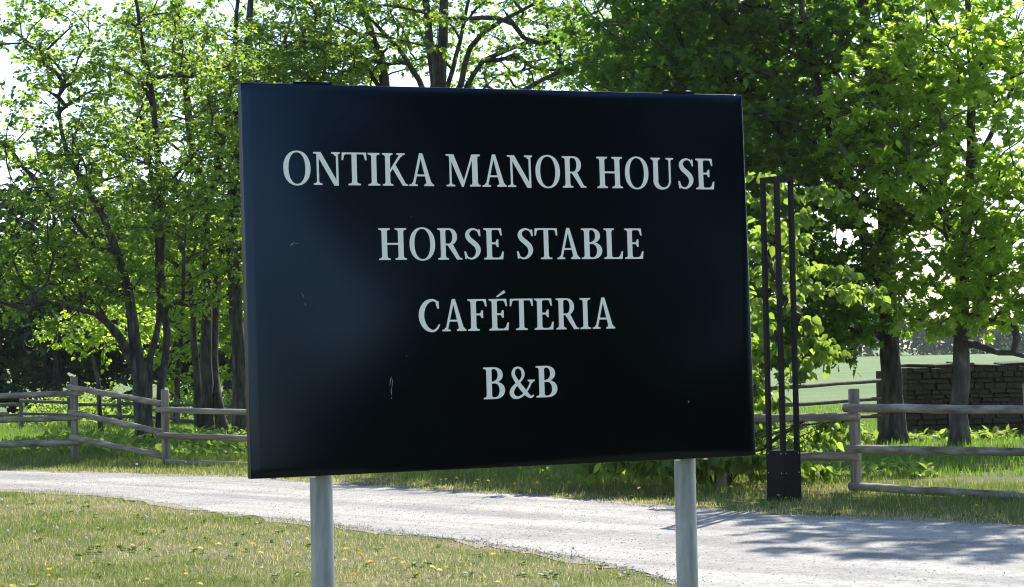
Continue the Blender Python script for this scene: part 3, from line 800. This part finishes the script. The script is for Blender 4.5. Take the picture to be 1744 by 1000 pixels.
# tree with several leaning stems, left
YA = 38.2
make_tree('broadleaf_tree', 'many stemmed leafy tree leaning over the log fence with long low limbs', 'tree',
  [grounded([(246, 764, .17), (241, 690, .15), (237, 635, .13), (218, 505, .095), (193, 412, .08), (155, 327, .06), (117, 268, .045), (101, 201, .035), (103, 150, .02)], YA),
   px_stem([(238, 650, .10), (227, 618, .09), (197, 564, .075, -.3), (160, 534, .055, -.7), (105, 522, .04, -1.2), (55, 512, .028, -1.7), (5, 520, .015, -2.2)], YA),
   px_stem([(205, 576, .06), (180, 547, .055, .3), (147, 484, .045, .5), (122, 430, .035, .6), (98, 357, .025, .8), (60, 300, .014, 1)], YA),
   grounded([(252, 760, .09), (251, 690, .075), (256, 610, .065, .3), (270, 547, .055, .5), (269, 463, .05, .8), (262, 330, .04, 1), (240, 200, .03, 1.2)], YA),
   grounded([(270, 752, .085), (273, 660, .075, .4), (285, 568, .07, .6), (276, 505, .065, .6), (275, 400, .062, .5), (262, 180, .055, .4), (248, 97, .04, .3), (230, -20, .03, .2), (215, -110, .02)], YA)],
  [(-8.6, 38, 5.0, 2.5, 2.0, 2.8, 270), (-6.4, 38.6, 6.2, 1.8, 1.7, 2.7, 165), (-8.4, 37.8, 3.3, 1.8, 1.5, .9, 90), (-6.0, 38.4, 4.0, 1.3, 1.4, 1.4, 80), (-8.9, 38, 7.4, 1.7, 1.4, 1.1, 75)],
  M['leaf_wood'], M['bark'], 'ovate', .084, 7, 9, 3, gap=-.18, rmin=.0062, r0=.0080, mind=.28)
# twin trunk tree and its neighbour
YB = 45.2
make_tree('broadleaf_tree', 'dark forked trunk tree with fresh leaves standing close beside the sign', 'tree',
  [grounded([(352, 744, .17), (352, 690, .145), (352, 652, .135), (352, 568, .125), (350, 420, .115), (348, 330, .11), (331, 270, .10, .3), (318, 170, .08, .5), (305, 40, .05, .6), (300, -80, .03, .6)], YB),
   px_stem([(349, 340, .11), (369, 290, .09, -.3), (385, 200, .07, -.5), (400, 60, .05, -.6), (410, -70, .03, -.6)], YB),
   grounded([(380, 744, .14), (372, 690, .115), (363, 630, .105, .4), (366, 520, .11, .5), (378, 430, .08, .6), (395, 300, .05, .7)], YB),
   grounded([(340, 738, .09), (336, 660, .08, -.5), (331, 576, .07, -.7), (322, 470, .05, -.9), (300, 380, .03, -1.1)], YB)],
  [(-6.9, 45, 7.2, 2.4, 2.1, 3.1, 270), (-5.6, 45, 4.6, 1.7, 1.6, 1.6, 170), (-7.6, 44.2, 4.2, 1.6, 1.3, 1.4, 150)],
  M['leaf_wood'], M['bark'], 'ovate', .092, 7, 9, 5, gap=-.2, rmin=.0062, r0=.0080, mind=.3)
make_tree('broadleaf_tree', 'straight dark trunk tree half hidden by the left edge of the sign', 'tree',
  [grounded([(412, 744, .19), (409, 690, .16), (407, 630, .15), (400, 500, .14), (395, 400, .13), (402, 250, .12), (420, 100, .09), (430, -60, .05)], 44.3),
   px_stem([(396, 390, .09), (430, 250, .07, .5), (470, 120, .05, .8), (500, 10, .03, 1)], 44.3)],
  [(-5.0, 44.5, 7.4, 2.1, 1.9, 3.0, 270), (-4.3, 44, 5.2, 1.4, 1.4, 1.5, 90)],
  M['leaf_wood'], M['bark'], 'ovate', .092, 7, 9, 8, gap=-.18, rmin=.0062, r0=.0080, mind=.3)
# trees behind the sign
YD = 42.5
make_tree('broadleaf_tree', 'spreading tree with fanning limbs rising behind the top edge of the sign', 'tree',
  [grounded([(752, 745, .30), (750, 500, .24), (748, 240, .20), (746, 145, .17), (733, 80, .09), (727, 0, .07), (722, -120, .03)], YD),
   px_stem([(747, 160, .13), (752, 100, .11), (755, 0, .09), (752, -120, .04)], YD),
   px_stem([(742, 240, .07), (713, 136, .06, .4), (661, 64, .045, .8), (600, 5, .03, 1.1), (560, -40, .02, 1.3)], YD),
   px_stem([(752, 220, .08), (785, 140, .065, -.4), (801, 80, .055, -.6), (853, 36, .045, -.9), (922, 0, .03, -1.2), (980, -60, .02, -1.4)], YD),
   px_stem([(752, 250, .07), (805, 128, .055, .5), (845, 92, .05, .7), (934, 60, .035, 1), (1026, 16, .02, 1.3)], YD),
   px_stem([(752, 300, .06), (850, 185, .055, -.7), (898, 148, .045, -.9), (982, 112, .035, -1.2), (1058, 92, .02, -1.5)], YD),
   px_stem([(748, 200, .06), (770, 120, .05, .8), (790, 40, .04, 1.2), (815, -60, .03, 1.4)], YD)],
  [(-1.4, 42.5, 8.6, 3.7, 2.6, 2.2, 330), (.8, 42.2, 7.0, 2.2, 1.9, 1.3, 130), (-3.4, 42.5, 7.5, 1.5, 1.6, 1.0, 70)],
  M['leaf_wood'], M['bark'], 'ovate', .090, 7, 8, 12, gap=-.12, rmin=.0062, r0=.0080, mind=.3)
make_tree('broadleaf_tree', 'slender bare lower trunk tree seen above the sign left of the fanning limbs', 'tree',
  [grounded([(668, 745, .17), (664, 400, .13), (656, 140, .11), (637, 72, .09), (617, 0, .075), (600, -110, .03)], 44),
   px_stem([(655, 160, .05), (600, 90, .04, -.5), (540, 70, .025, -.8), (490, 75, .015, -1)], 44)],
  [(-3.1, 44, 9.3, 2.1, 1.8, 2.0, 110), (-4.2, 43.4, 7.9, 1.8, 1.4, 1.1, 75)],
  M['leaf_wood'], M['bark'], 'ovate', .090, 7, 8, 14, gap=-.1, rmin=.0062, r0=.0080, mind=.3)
# dense dark maples
YE = 34.4
make_tree('maple_tree', 'dense dark green maple with thick trunk standing left of the stone wall', 'tree',
  [grounded([(1522, 758, .25), (1520, 700, .19), (1518, 640, .175), (1515, 560, .16), (1510, 440, .14), (1500, 280, .12), (1480, 100, .10), (1465, -80, .07), (1450, -260, .03)], YE),
   px_stem([(1514, 540, .08), (1470, 400, .07, -.5), (1420, 250, .06, -.9), (1380, 80, .045, -1.2), (1350, -60, .03, -1.4)], YE),
   px_stem([(1512, 480, .08), (1440, 330, .065, .8), (1360, 200, .05, 1.4), (1280, 60, .035, 2.0)], YE),
   px_stem([(1516, 590, .06), (1440, 520, .05, -.3), (1340, 480, .035, -.6), (1240, 460, .02, -.9)], YE)],
  [(4.4, 34.4, 5.2, 2.9, 2.4, 3.7, 720), (3.6, 34.8, 7.6, 2.7, 2.4, 2.4, 330), (4.4, 33.9, 2.25, 2.0, 1.6, .95, 260)],
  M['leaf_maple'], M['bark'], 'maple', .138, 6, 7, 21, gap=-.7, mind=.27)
make_tree('maple_tree', 'dense maple with several upright stems rising behind the right corner of the sign', 'tree',
  [grounded([(1215, 745, .26), (1212, 500, .22), (1208, 320, .17), (1195, 160, .12), (1185, 0, .09), (1180, -140, .04)], 38.5),
   px_stem([(1209, 330, .10), (1230, 160, .085, .4), (1236, 0, .07, .6), (1240, -140, .03, .7)], 38.5),
   px_stem([(1210, 380, .08), (1262, 220, .07, -.5), (1300, 60, .05, -.8), (1320, -80, .03, -1)], 38.5)],
  [(3.9, 38.5, 6.4, 2.5, 2.1, 3.6, 600), (2.6, 38.2, 7.6, 1.6, 1.6, 1.8, 180)],
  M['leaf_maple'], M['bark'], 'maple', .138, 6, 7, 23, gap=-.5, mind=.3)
YG = 33.2
make_tree('maple_tree', 'bright sunlit maple with grey speckled trunk in front of the stone wall', 'tree',
  [grounded([(1634, 762, .17), (1634, 700, .145), (1635, 640, .14), (1637, 560, .13), (1640, 470, .11), (1650, 330, .085), (1655, 180, .07), (1650, 40, .05), (1645, -100, .03)], YG),
   px_stem([(1637, 585, .07), (1665, 588, .06, -.3), (1700, 600, .045, -.7), (1744, 606, .035, -1.1), (1790, 600, .02, -1.4)], YG),
   px_stem([(1640, 500, .06), (1690, 440, .05, .4), (1740, 400, .035, .8), (1800, 330, .02, 1.2)], YG),
   px_stem([(1643, 430, .055), (1590, 340, .045, -.7), (1540, 290, .03, -1.2), (1490, 260, .02, -1.5)], YG),
   px_stem([(1652, 300, .05), (1700, 200, .04, .5), (1744, 110, .03, .9)], YG)],
  [(7.3, 33.0, 5.3, 2.0, 1.8, 3.0, 230), (6.5, 32.2, 3.0, 1.25, 1.0, 1.2, 150), (7.8, 32.4, 2.7, 1.2, 1.0, .9, 140), (5.9, 31.7, 5.0, 1.0, .8, 1.5, 80), (8.0, 33, 6.6, .9, .9, 1.3, 50)],
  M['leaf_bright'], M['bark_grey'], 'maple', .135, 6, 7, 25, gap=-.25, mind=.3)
make_tree('maple_tree', 'tall maple beside the stone wall whose limb reaches in overhead', 'tree',
  [[(9.9, 27.4, -.05, .26), (9.8, 27.4, 2.5, .21), (9.6, 27.4, 5, .17), (9.2, 27.3, 8, .12), (8.8, 27.2, 11, .05)],
   [(9.6, 27.4, 4.6, .12), (8.6, 27.3, 5.6, .10), (7.4, 27.2, 6.0, .07), (6.2, 27.0, 6.5, .04)],
   [(9.5, 27.4, 6.2, .09), (8.2, 27.6, 7.4, .07), (7.2, 27.7, 8.6, .04)]],
  [(8.4, 27.2, 9.2, 2.6, 2.1, 2.4, 300), (7.0, 27.3, 7.6, 1.6, 1.4, 1.0, 90), (6.6, 28.4, 8.6, 1.4, 1.3, 1.0, 70)],
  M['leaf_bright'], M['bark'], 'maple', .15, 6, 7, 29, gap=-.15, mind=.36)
# young bright tree behind the left fence
make_tree('young_tree', 'young tree with pale lime foliage behind the log fence post', 'tree',
  [grounded([(172, 728, .06), (168, 660, .05), (158, 610, .035), (140, 570, .02)], 46)],
  [(-9.2, 46, 2.35, 1.35, 1.0, .45, 70), (-10.4, 46.2, 3.6, .9, .8, .4, 18)],
  M['leaf_lime'], M['bark'], 'ovate', .10, 6, 9, 31, gap=-.6, mind=.24)

make_tree('young_tree', 'sunlit sapling filling the gap between the leaning stems and the forked trunk', 'tree',
  [grounded([(300, 722, .09), (303, 640, .07), (310, 540, .05), (315, 450, .03)], 54)],
  [(-8.4, 54, 3.2, 1.7, 1.3, 2.3, 190)], M['leaf_lime'], M['bark'], 'ovate', .14, 6, 8, 35, gap=-.5, mind=.3)
make_tree('young_tree', 'sunlit sapling filling the gap between the forked trunk and the straight trunk', 'tree',
  [grounded([(392, 720, .09), (390, 640, .07), (388, 540, .05), (390, 430, .03)], 56)],
  [(-7.2, 56, 3.4, 1.6, 1.3, 2.5, 190)], M['leaf_lime'], M['bark'], 'ovate', .14, 6, 8, 36, gap=-.5, mind=.3)

# shrub with drooping leaves by the light column
arms = [(1300, 300), (1325, 320), (1380, 328), (1405, 330), (1300, 350), (1310, 380), (1345, 370), (1295, 410), (1320, 440), (1300, 470), (1290, 430), (1360, 465), (1400, 462), (1430, 475), (1465, 492), (1490, 500), (1380, 500), (1420, 498), (1330, 490), (1300, 520), (1340, 530), (1310, 560), (1360, 545), (1370, 572), (1395, 590), (1330, 590), (1300, 610), (1410, 612), (1350, 640), (1300, 650), (1320, 690), (1300, 720), (1345, 720), (1390, 735), (1430, 725), (1460, 728), (1375, 760), (1340, 770), (1300, 770), (1395, 790), (1360, 795), (1295, 800), (1370, 610), (1345, 420)]
apts = [at(x, y, 24.4 + random.uniform(-.35, .25) if x < 1415 or y < 650 else 23.2) for x, y in arms]
make_tree('leafy_shrub', 'tall bright green shrub with drooping leaves beside the black lantern frame', 'shrub',
  [[(2.45, 24.9, -.04, .05), (2.5, 24.85, .9, .04), (2.7, 24.8, 2.0, .03), (2.75, 24.7, 3.0, .02), (2.8, 24.6, 3.6, .012)],
   [(2.5, 24.9, -.04, .045), (2.75, 24.8, .7, .035), (3.0, 24.6, 1.5, .025), (3.3, 24.5, 2.2, .015)],
   [(2.35, 24.9, -.04, .04), (2.1, 24.9, .9, .03), (1.9, 24.9, 2.0, .02)],
   [(2.5, 24.8, -.04, .035), (2.9, 24.5, .4, .028), (3.4, 24.1, .75, .018), (3.8, 23.6, .85, .012)]],
  [(1.8, 25.1, 1.5, 1.3, .8, 1.3, 90), (2.0, 23.2, .40, 1.0, .25, .34, 230), (1.2, 24.4, .5, 1.0, .5, .35, 60), (2.55, 24.7, .5, .5, .5, .4, 20)],
  M['leaf_shrub'], M['bark'], 'ovate', .115, 6, 8, 33, pts=apts, gap=-.7, mind=.17, tw_len=.24, droop=.85, rmin=.004, r0=.004, part=('stems', 'foliage'))

# far thicket of dark trees behind the left paddock
spec = [(-60, 66, 6.0, 2.6), (25, 70, 5.2, 2.4), (95, 64, 7.6, 2.3), (165, 72, 6.4, 2.6), (250, 66, 7.2, 2.5), (330, 74, 7.8, 2.6), (410, 68, 6.6, 2.4), (500, 72, 6.8, 2.6), (620, 70, 6.2, 2.6)]
lab = ['low dark tree at the end of the thicket behind the far paddock fence', 'dark rounded tree in the thicket just above the far paddock rails', 'taller grey green tree rising from the thicket behind the pale young tree', 'broad dark tree in the thicket behind the leaning stems', 'dark tree in the thicket behind the base of the many stemmed tree', 'tall tree in the thicket behind the forked trunk', 'tree in the thicket behind the straight dark trunk', 'shaded tree behind the sign, next in the thicket', 'last tree of the thicket, behind the sign']
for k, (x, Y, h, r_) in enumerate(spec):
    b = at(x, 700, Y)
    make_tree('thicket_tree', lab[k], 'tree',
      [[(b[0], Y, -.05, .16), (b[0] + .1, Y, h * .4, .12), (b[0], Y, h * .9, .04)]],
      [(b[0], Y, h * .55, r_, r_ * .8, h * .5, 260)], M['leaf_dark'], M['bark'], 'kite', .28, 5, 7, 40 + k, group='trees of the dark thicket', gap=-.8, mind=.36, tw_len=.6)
# trees across the lawn on the viewer's side, mirrored in the sign
for k, (ang, dist, h, lb) in enumerate([(40.4, 30, 12, 'leafy tree mirrored darkest in the middle of the black sign'), (46.5, 33, 11.5, 'leafy tree mirrored right of the middle of the black sign'), (55.0, 33, 10, 'leafy tree mirrored at the right end of the black sign')]):
    bx, by = dist * math.sin(R(ang)), 7 - dist * math.cos(R(ang))
    make_tree('broadleaf_tree', lb, 'tree', [[(bx, by, -.05, .25), (bx + .1, by, h * .4, .2), (bx, by, h * .9, .06)]],
      [(bx, by, h * .56, 2.9 if k < 2 else 1.8, 2.6, h * .5, 420)], M['leaf_dark'], M['bark'], 'kite', .34, 5, 7, 70 + k, gap=-.8, mind=.36, tw_len=.6)

n = 9000
ta = rng.uniform(R(33), R(58), n); dr = 15 + rng.uniform(-1, 1, n); hz = (2.6 + .5 * np.sin(ta * 40)) * rng.uniform(0, 1, n)
LEAF_SCREEN = np.stack([dr * np.sin(ta), 7 - dr * np.cos(ta), hz], 1)  # unseen dark leaves, added to screen the sunlit lawn from the sign's reflection
# far wood on the horizon and undergrowth: nobody could count these
def cloud(name, P, size, mat, shape='kite', up=.4, label=None, cat=None):
    n = len(P); D = rng.normal(0, 1, (n, 3)); D[:, 2] -= .2; N = rng.normal(0, 1, (n, 3)) * up; N[:, 2] += 1
    o = link(name, leaves(name, P, D, N, size, shape, np.clip(rng.normal(.5, .25, n), 0, 1)), mat)
    tag(o, label, cat, None, 'stuff'); return o
cloud('leaf_screen', LEAF_SCREEN, rng.uniform(.2, .34, len(LEAF_SCREEN)), M['leaf_dark'], label='added bank of dark leaves out of view, hiding the lawn from the sign reflection', cat='leaf_screen')
n = 26000
X = rng.uniform(-60, 190, n); Yw = 380 + rng.uniform(0, 25, n)
top = 8.5 + 2.2 * np.sin(X * .11 + 1) + 1.6 * np.sin(X * .37) + 1.2 * np.sin(X * .9 + 2)
cloud('far_wood', np.stack([X, Yw, top * rng.uniform(0, 1, n) ** .7], 1), rng.uniform(.9, 1.8, n), M['leaf_far'], label='distant blue green wood on the far side of the field', cat='wood')
pts_ = []
for (x0, x1, Y0, Y1_, h, n) in ((-9.2, -5.2, 36, 42, .42, 2600), (-13, -4, 52.5, 58, 1.2, 5200), (-6.8, -3.5, 34.0, 37, .3, 1200), (4.5, 8.5, 34.5, 36.0, .22, 900), (3.2, 5.2, 25, 27, .18, 500)):
    q = np.stack([rng.uniform(x0, x1, n), rng.uniform(Y0, Y1_, n), np.zeros(n)], 1)
    q[:, 2] = h * (.55 + .45 * lowfreq(q, 5, 1.6)) * rng.uniform(.1, 1, n) ** .7
    pts_.append(q)
q = np.vstack(pts_); cloud('undergrowth', q, rng.uniform(.07, .15, len(q)), M['leaf_shrub'], 'ovate', .5, 'low leafy weeds around the trunks and fences', 'undergrowth')

# ------------------------------------------------------------------ grass
def blades(name, P, h, wdt, mat, tint, lean, label):
    n = len(P); az = rng.uniform(0, 2 * math.pi, n); la = rng.uniform(0, 2 * math.pi, n); ln = np.abs(rng.normal(0, 1, n)) * lean
    W = np.stack([np.cos(az), np.sin(az), np.zeros(n)], 1) * wdt[:, None]
    L = np.stack([np.cos(la) * np.sin(np.minimum(ln, 1.45)), np.sin(la) * np.sin(np.minimum(ln, 1.45)), np.cos(np.minimum(ln, 1.45))], 1)
    B = P.copy(); Mid = P + L * (h * .55)[:, None]; Mid[:, 2] += h * .06; Tip = P + L * h[:, None]; Tip[:, 2] -= ln * h * .12
    Tip[:, 2] = np.maximum(Tip[:, 2], .006)
    V = np.stack([B - W, B + W, Mid + W * .7, Mid - W * .7, Tip], 1).reshape(-1, 3)
    ar = np.arange(n)[:, None] * 5
    loops = np.concatenate([ar + [0, 1, 2, 3], ar + [3, 2, 4]], 1).ravel(); counts = np.tile([4, 3], n)
    o = link(name, np_mesh(name, V, loops, counts, np.repeat(tint, 2)), mat); tag(o, label, 'grass', None, 'stuff'); return o
def patchy(P, s, seed): return lowfreq(P, seed, s)
def infield(P, m=60):
    d = P - CAM; z = np.maximum(d @ FW, .5); x = CX + F * (d @ RT) / z; return (x > -m) & (x < 1744 + m)
def thin(P, wide=900):
    """full density where the photograph looks, thinner further out"""
    return infield(P) & (P[:, 1] > 12.3) | infield(P, wide) & (rng.uniform(0, 1, len(P)) < .33)
# near lawn
n = 960000
P = np.stack([rng.uniform(-12.5, 5.0, n), rng.uniform(6.0, 33, n), np.zeros(n)], 1)
k = thin(P) & (P[:, 1] < near_edge(P[:, 0]) + rng.normal(-.03, .12, n))
P = P[k]; n = len(P)
pa = patchy(P, 2.2, 71) + .6 * patchy(P, 6, 72) + .4 * patchy(P, 15, 73)
edge_d = np.clip((near_edge(P[:, 0]) - P[:, 1]) / .9, 0, 1)
k = rng.uniform(0, 1, n) < np.clip(.85 + .55 * pa, .18, 1) * (.35 + .65 * edge_d)
P, pa = P[k], pa[k]; n = len(P)
dry = rng.uniform(0, 1, n) < np.clip(.46 - .55 * pa, .10, .92)
tint = np.where(dry, rng.uniform(.66, 1, n), np.clip(rng.normal(.38, .18, n), 0, .62))
h = np.where(dry, rng.uniform(.02, .055, n), rng.uniform(.025, .06, n) * (1 + .5 * np.clip(pa, 0, 1)))
blades('lawn_grass', P, h, rng.uniform(.0013, .0027, n), M['grass'], tint, np.where(dry, 1.6, .8), 'short patchy mown grass with dry straw around the sign posts')
# far verge
n = 480000
P = np.stack([rng.uniform(-14, 10, n), rng.uniform(17, 38, n), np.zeros(n)], 1)
fe = far_edge(P[:, 0]); dd = P[:, 1] - fe
k = thin(P) & (dd > rng.normal(.06, .11, n)) & (dd < 6.5)
P, dd = P[k], dd[k]; n = len(P); pa = patchy(P, 2.5, 75) + .6 * patchy(P, 7, 76)
tint = np.clip(rng.normal(.45, .2, n) + .3 * (dd < .9) * rng.uniform(0, 1.4, n) - .15 * pa, 0, 1)
h = rng.uniform(.035, .085, n) * (1 + .8 * np.clip(pa, -.3, 1)) * np.clip(.55 + dd * .5, .5, 1.3)
blades('verge_grass', P, h, rng.uniform(.0018, .0036, n), M['grass'], tint, .75, 'grass verge between the pale road and the fences')
# meadow behind fences
n = 110000
P = np.stack([rng.uniform(-15, 14, n), 25 + 32 * rng.uniform(0, 1, n) ** 1.2, np.zeros(n)], 1)
k = infield(P, 30) & (P[:, 1] > far_edge(P[:, 0]) + 3.0); P = P[k]; n = len(P)
pa = patchy(P, 1.3, 78)
blades('meadow_grass', P, rng.uniform(.06, .16, n) * (1 + .5 * pa), rng.uniform(.004, .008, n), M['meadow'], np.clip(rng.normal(.45, .22, n), 0, 1), .5, 'longer bright meadow grass behind the log fences')

wp, wd = [], []
wr = np.random.default_rng(17)
for k in range(300):
    if k < 170: x = wr.uniform(-6, 3); y = near_edge(x) - wr.uniform(.15, 9)
    else: x = wr.uniform(-7, 5.5); y = far_edge(x) + wr.uniform(.2, 3)
    m_ = wr.integers(7, 16); a = wr.uniform(0, 6.28, m_)
    wp.append(np.stack([np.full(m_, x), np.full(m_, y), np.full(m_, .012)], 1)); wd.append(np.stack([np.cos(a), np.sin(a), wr.uniform(.05, .7, m_)], 1))
wp = np.vstack(wp); wd = np.vstack(wd); n = len(wp)
o = link('lawn_weeds', leaves('lawn_weeds', wp, wd, np.tile([0, 0, 1.0], (n, 1)) + wr.normal(0, .25, (n, 3)), wr.uniform(.025, .07, n), 'kite', np.clip(wr.normal(.25, .2, n), 0, .62)), M['grass'])
tag(o, 'low weed rosettes dotted through the lawn and verge', 'weeds', None, 'stuff')
# loose stones along the road edge
mb = MB(); prng = np.random.default_rng(9)
ico = [(0, 0, .8), (.9, 0, -.3), (.28, .85, -.3), (-.72, .53, -.3), (-.72, -.53, -.3), (.28, -.85, -.3)]
for k in range(7600):
    if k > 2600:
        x = prng.uniform(-7, 5.2); t_ = prng.uniform(0, 1); y = near_edge(x) * (1 - t_) + far_edge(x) * t_
    elif prng.uniform() < .6:
        x = prng.uniform(-2.5, 4.2); y = near_edge(x) + prng.normal(-.08, .16)
    else:
        x = prng.uniform(-5, 5.2); y = far_edge(x) + prng.normal(.06, .14)
    s = prng.uniform(.005, .015) * (.62 if k > 2600 else 1) * (1.5 if prng.uniform() < .05 else 1); a = prng.uniform(0, 6.28); q = prng.uniform(.7, 1.3)
    ca, sa = math.cos(a), math.sin(a)
    mb.add([(x + s * (ca * p[0] - sa * p[1] * q), y + s * (sa * p[0] + ca * p[1] * q), .009 + s * .62 * p[2]) for p in ico] , [(0, 1, 2), (0, 2, 3), (0, 3, 4), (0, 4, 5), (0, 5, 1), (5, 4, 3, 2, 1)])
tag(link('loose_gravel', mb.mesh('loose_gravel'), M['pebble']), 'loose gravel scattered along the edges of the road', 'gravel', None, 'stuff')

# ------------------------------------------------------------------ dandelions
def flower_mesh():
    mb = MB(); rr_ = np.random.default_rng(3)
    for ring, (n, r_, z) in enumerate(((14, 1.0, .0), (12, .8, .22), (9, .52, .38), (5, .25, .46))):
        for k in range(n):
            a = 2 * math.pi * (k + .5 * ring) / n + rr_.normal(0, .08); w = .55 / n * 3.6 * r_ ; c, s_ = math.cos(a), math.sin(a); z1 = z + rr_.uniform(-.06, .08)
            mb.add([(c * .12, s_ * .12, z - .12), (c * r_ * .7 - s_ * w, s_ * r_ * .7 + c * w, z1 - .03), (c * r_, s_ * r_, z1), (c * r_ * .7 + s_ * w, s_ * r_ * .7 - c * w, z1 - .03)], [(0, 3, 2, 1)])
    me = mb.mesh('flower_head'); me.materials.append(M['petal']); return me
def clock_mesh():
    mb = MB(); rr_ = np.random.default_rng(4)
    for k in range(90):
        d = rr_.normal(0, 1, 3); d /= np.linalg.norm(d); a = np.cross(d, rr_.normal(0, 1, 3)); a /= np.linalg.norm(a); b = np.cross(d, a)
        mb.add([d * .1, d * .95 + a * .2, d * 1.03 + b * .2, d * .95 - a * .2, d * 1.03 - b * .2], [(1, 2, 3, 4), (0, 1, 3)])
    me = mb.mesh('seed_head'); me.materials.append(M['seed']); return me
FM, CM = flower_mesh(), clock_mesh()
mb = MB(); mb.tube([(0, 0, 0), (.03, 0, .5), (0, 0, 1)], np.array([.0024, .0022, .002]), 5); STM = mb.mesh('stem'); STM.materials.append(M['stem'])
def dandelion(x, y, clock, label, group, hh=None):
    hh = hh or random.uniform(.05, .085)
    g_ = ground(x, y, hh)
    d = empty('dandelion', (g_[0], g_[1], 0), label, 'flower', group)
    s_ = link('stem', STM, None, d); s_.scale = (1, 1, hh)
    f = link('seed_head' if clock else 'flower_head', CM if clock else FM, None, d, (0, 0, hh))
    r_ = random.uniform(.013, .018) if clock else random.uniform(.020, .028); f.scale = (r_, r_, r_)
    f.rotation_euler = (random.uniform(-.35, .35), random.uniform(-.35, .35), random.uniform(0, 6))
    return d
def c7(L): return [(x / 2.813, 740 + y / 2.813) for x, y in L]
def c8(L): return [(560 + x / 2.357, 740 + y / 2.357) for x, y in L]
def c6(L): return [(1244 + x / 2.38, 580 + y / 2.38) for x, y in L]
lawn_y = c7([(628, 461), (668, 493), (1015, 518), (1050, 524), (635, 531), (960, 545), (1165, 557), (1210, 521), (1250, 566), (1425, 577), (1175, 510), (890, 668), (1255, 638), (180, 672), (235, 645), (232, 675), (288, 695), (160, 720), (60, 725), (10, 722), (1720, 572), (1690, 668), (1658, 547), (1470, 500), (1650, 600), (705, 693), (960, 716)]) + c8([(123, 480), (165, 510), (265, 497), (298, 513), (418, 533), (445, 544), (470, 533), (660, 480), (97, 562), (678, 592)])
lawn_w = c7([(37, 463), (333, 508), (272, 448), (918, 384), (700, 395), (165, 465), (1380, 517), (8, 313), (35, 345), (413, 497), (1100, 378)]) + c8([(765, 463), (912, 603), (980, 455)])
verge_y = c8([(450, 182), (470, 180), (513, 175), (555, 152), (587, 195), (598, 182), (640, 186), (655, 184), (660, 155), (620, 165), (670, 162), (745, 198), (803, 173), (836, 193), (877, 177), (935, 195), (964, 191), (1058, 192), (1138, 152), (1162, 180), (1203, 163), (1245, 215), (1338, 178), (1527, 152), (1573, 187), (1615, 210), (1680, 210), (1727, 213), (280, 183)]) + c6([(70, 595), (118, 597), (138, 580), (195, 627), (225, 638), (607, 617), (945, 630), (998, 668)]) + c7([(965, 138), (5, 105), (165, 132), (420, 120)])
verge_w = c7([(738, 122), (655, 142), (890, 132)])
def where(x, y, lawn):
    if lawn:
        if x > 566: return 'in the lawn between the two steel sign posts'
        if x > 330: return 'in the lawn beside the steel post facing the forked trunk'
        return 'in the open patchy lawn facing the stepping log fence'
    if x < 480: return 'on the verge below the stepping log fence'
    if x < 960: return 'on the shaded verge below the sign, across the road'
    if x < 1270: return 'in front of the shrub, across the road below the sign'
    if x < 1400: return 'at the foot of the black lantern frame'
    return 'below the lowest rail of the log fence by the stone wall'
for p in lawn_y: dandelion(*p, False, 'yellow dandelion flower ' + where(*p, True), 'yellow dandelions ' + where(*p, True))
for p in lawn_w: dandelion(*p, True, 'white dandelion seed head ' + where(*p, True), 'white dandelion clocks ' + where(*p, True))
for p in verge_y: dandelion(*p, False, 'yellow dandelion flower ' + where(*p, False), 'yellow dandelions ' + where(*p, False), random.uniform(.07, .13))
for p in verge_w: dandelion(*p, True, 'white dandelion seed head ' + where(*p, False), 'white dandelion clocks ' + where(*p, False), .1)

# ------------------------------------------------------------------ air
mb = MB(); mb.box((60, 190, 6.5), (420, 330, 7.5))
m = bpy.data.materials.new('haze_air'); m.use_nodes = True
nt = m.node_tree; nt.nodes.remove(nt.nodes['Principled BSDF'])
pv = nt.nodes.new('ShaderNodeVolumePrincipled'); pv.inputs['Color'].default_value = (.86, .92, 1, 1); pv.inputs['Density'].default_value = .00012; pv.inputs['Anisotropy'].default_value = .3
nt.links.new(pv.outputs[0], nt.nodes['Material Output'].inputs['Volume'])
tag(link('haze', mb.mesh('haze'), m), 'thin pale summer haze over the distant field', 'haze', None, 'stuff')
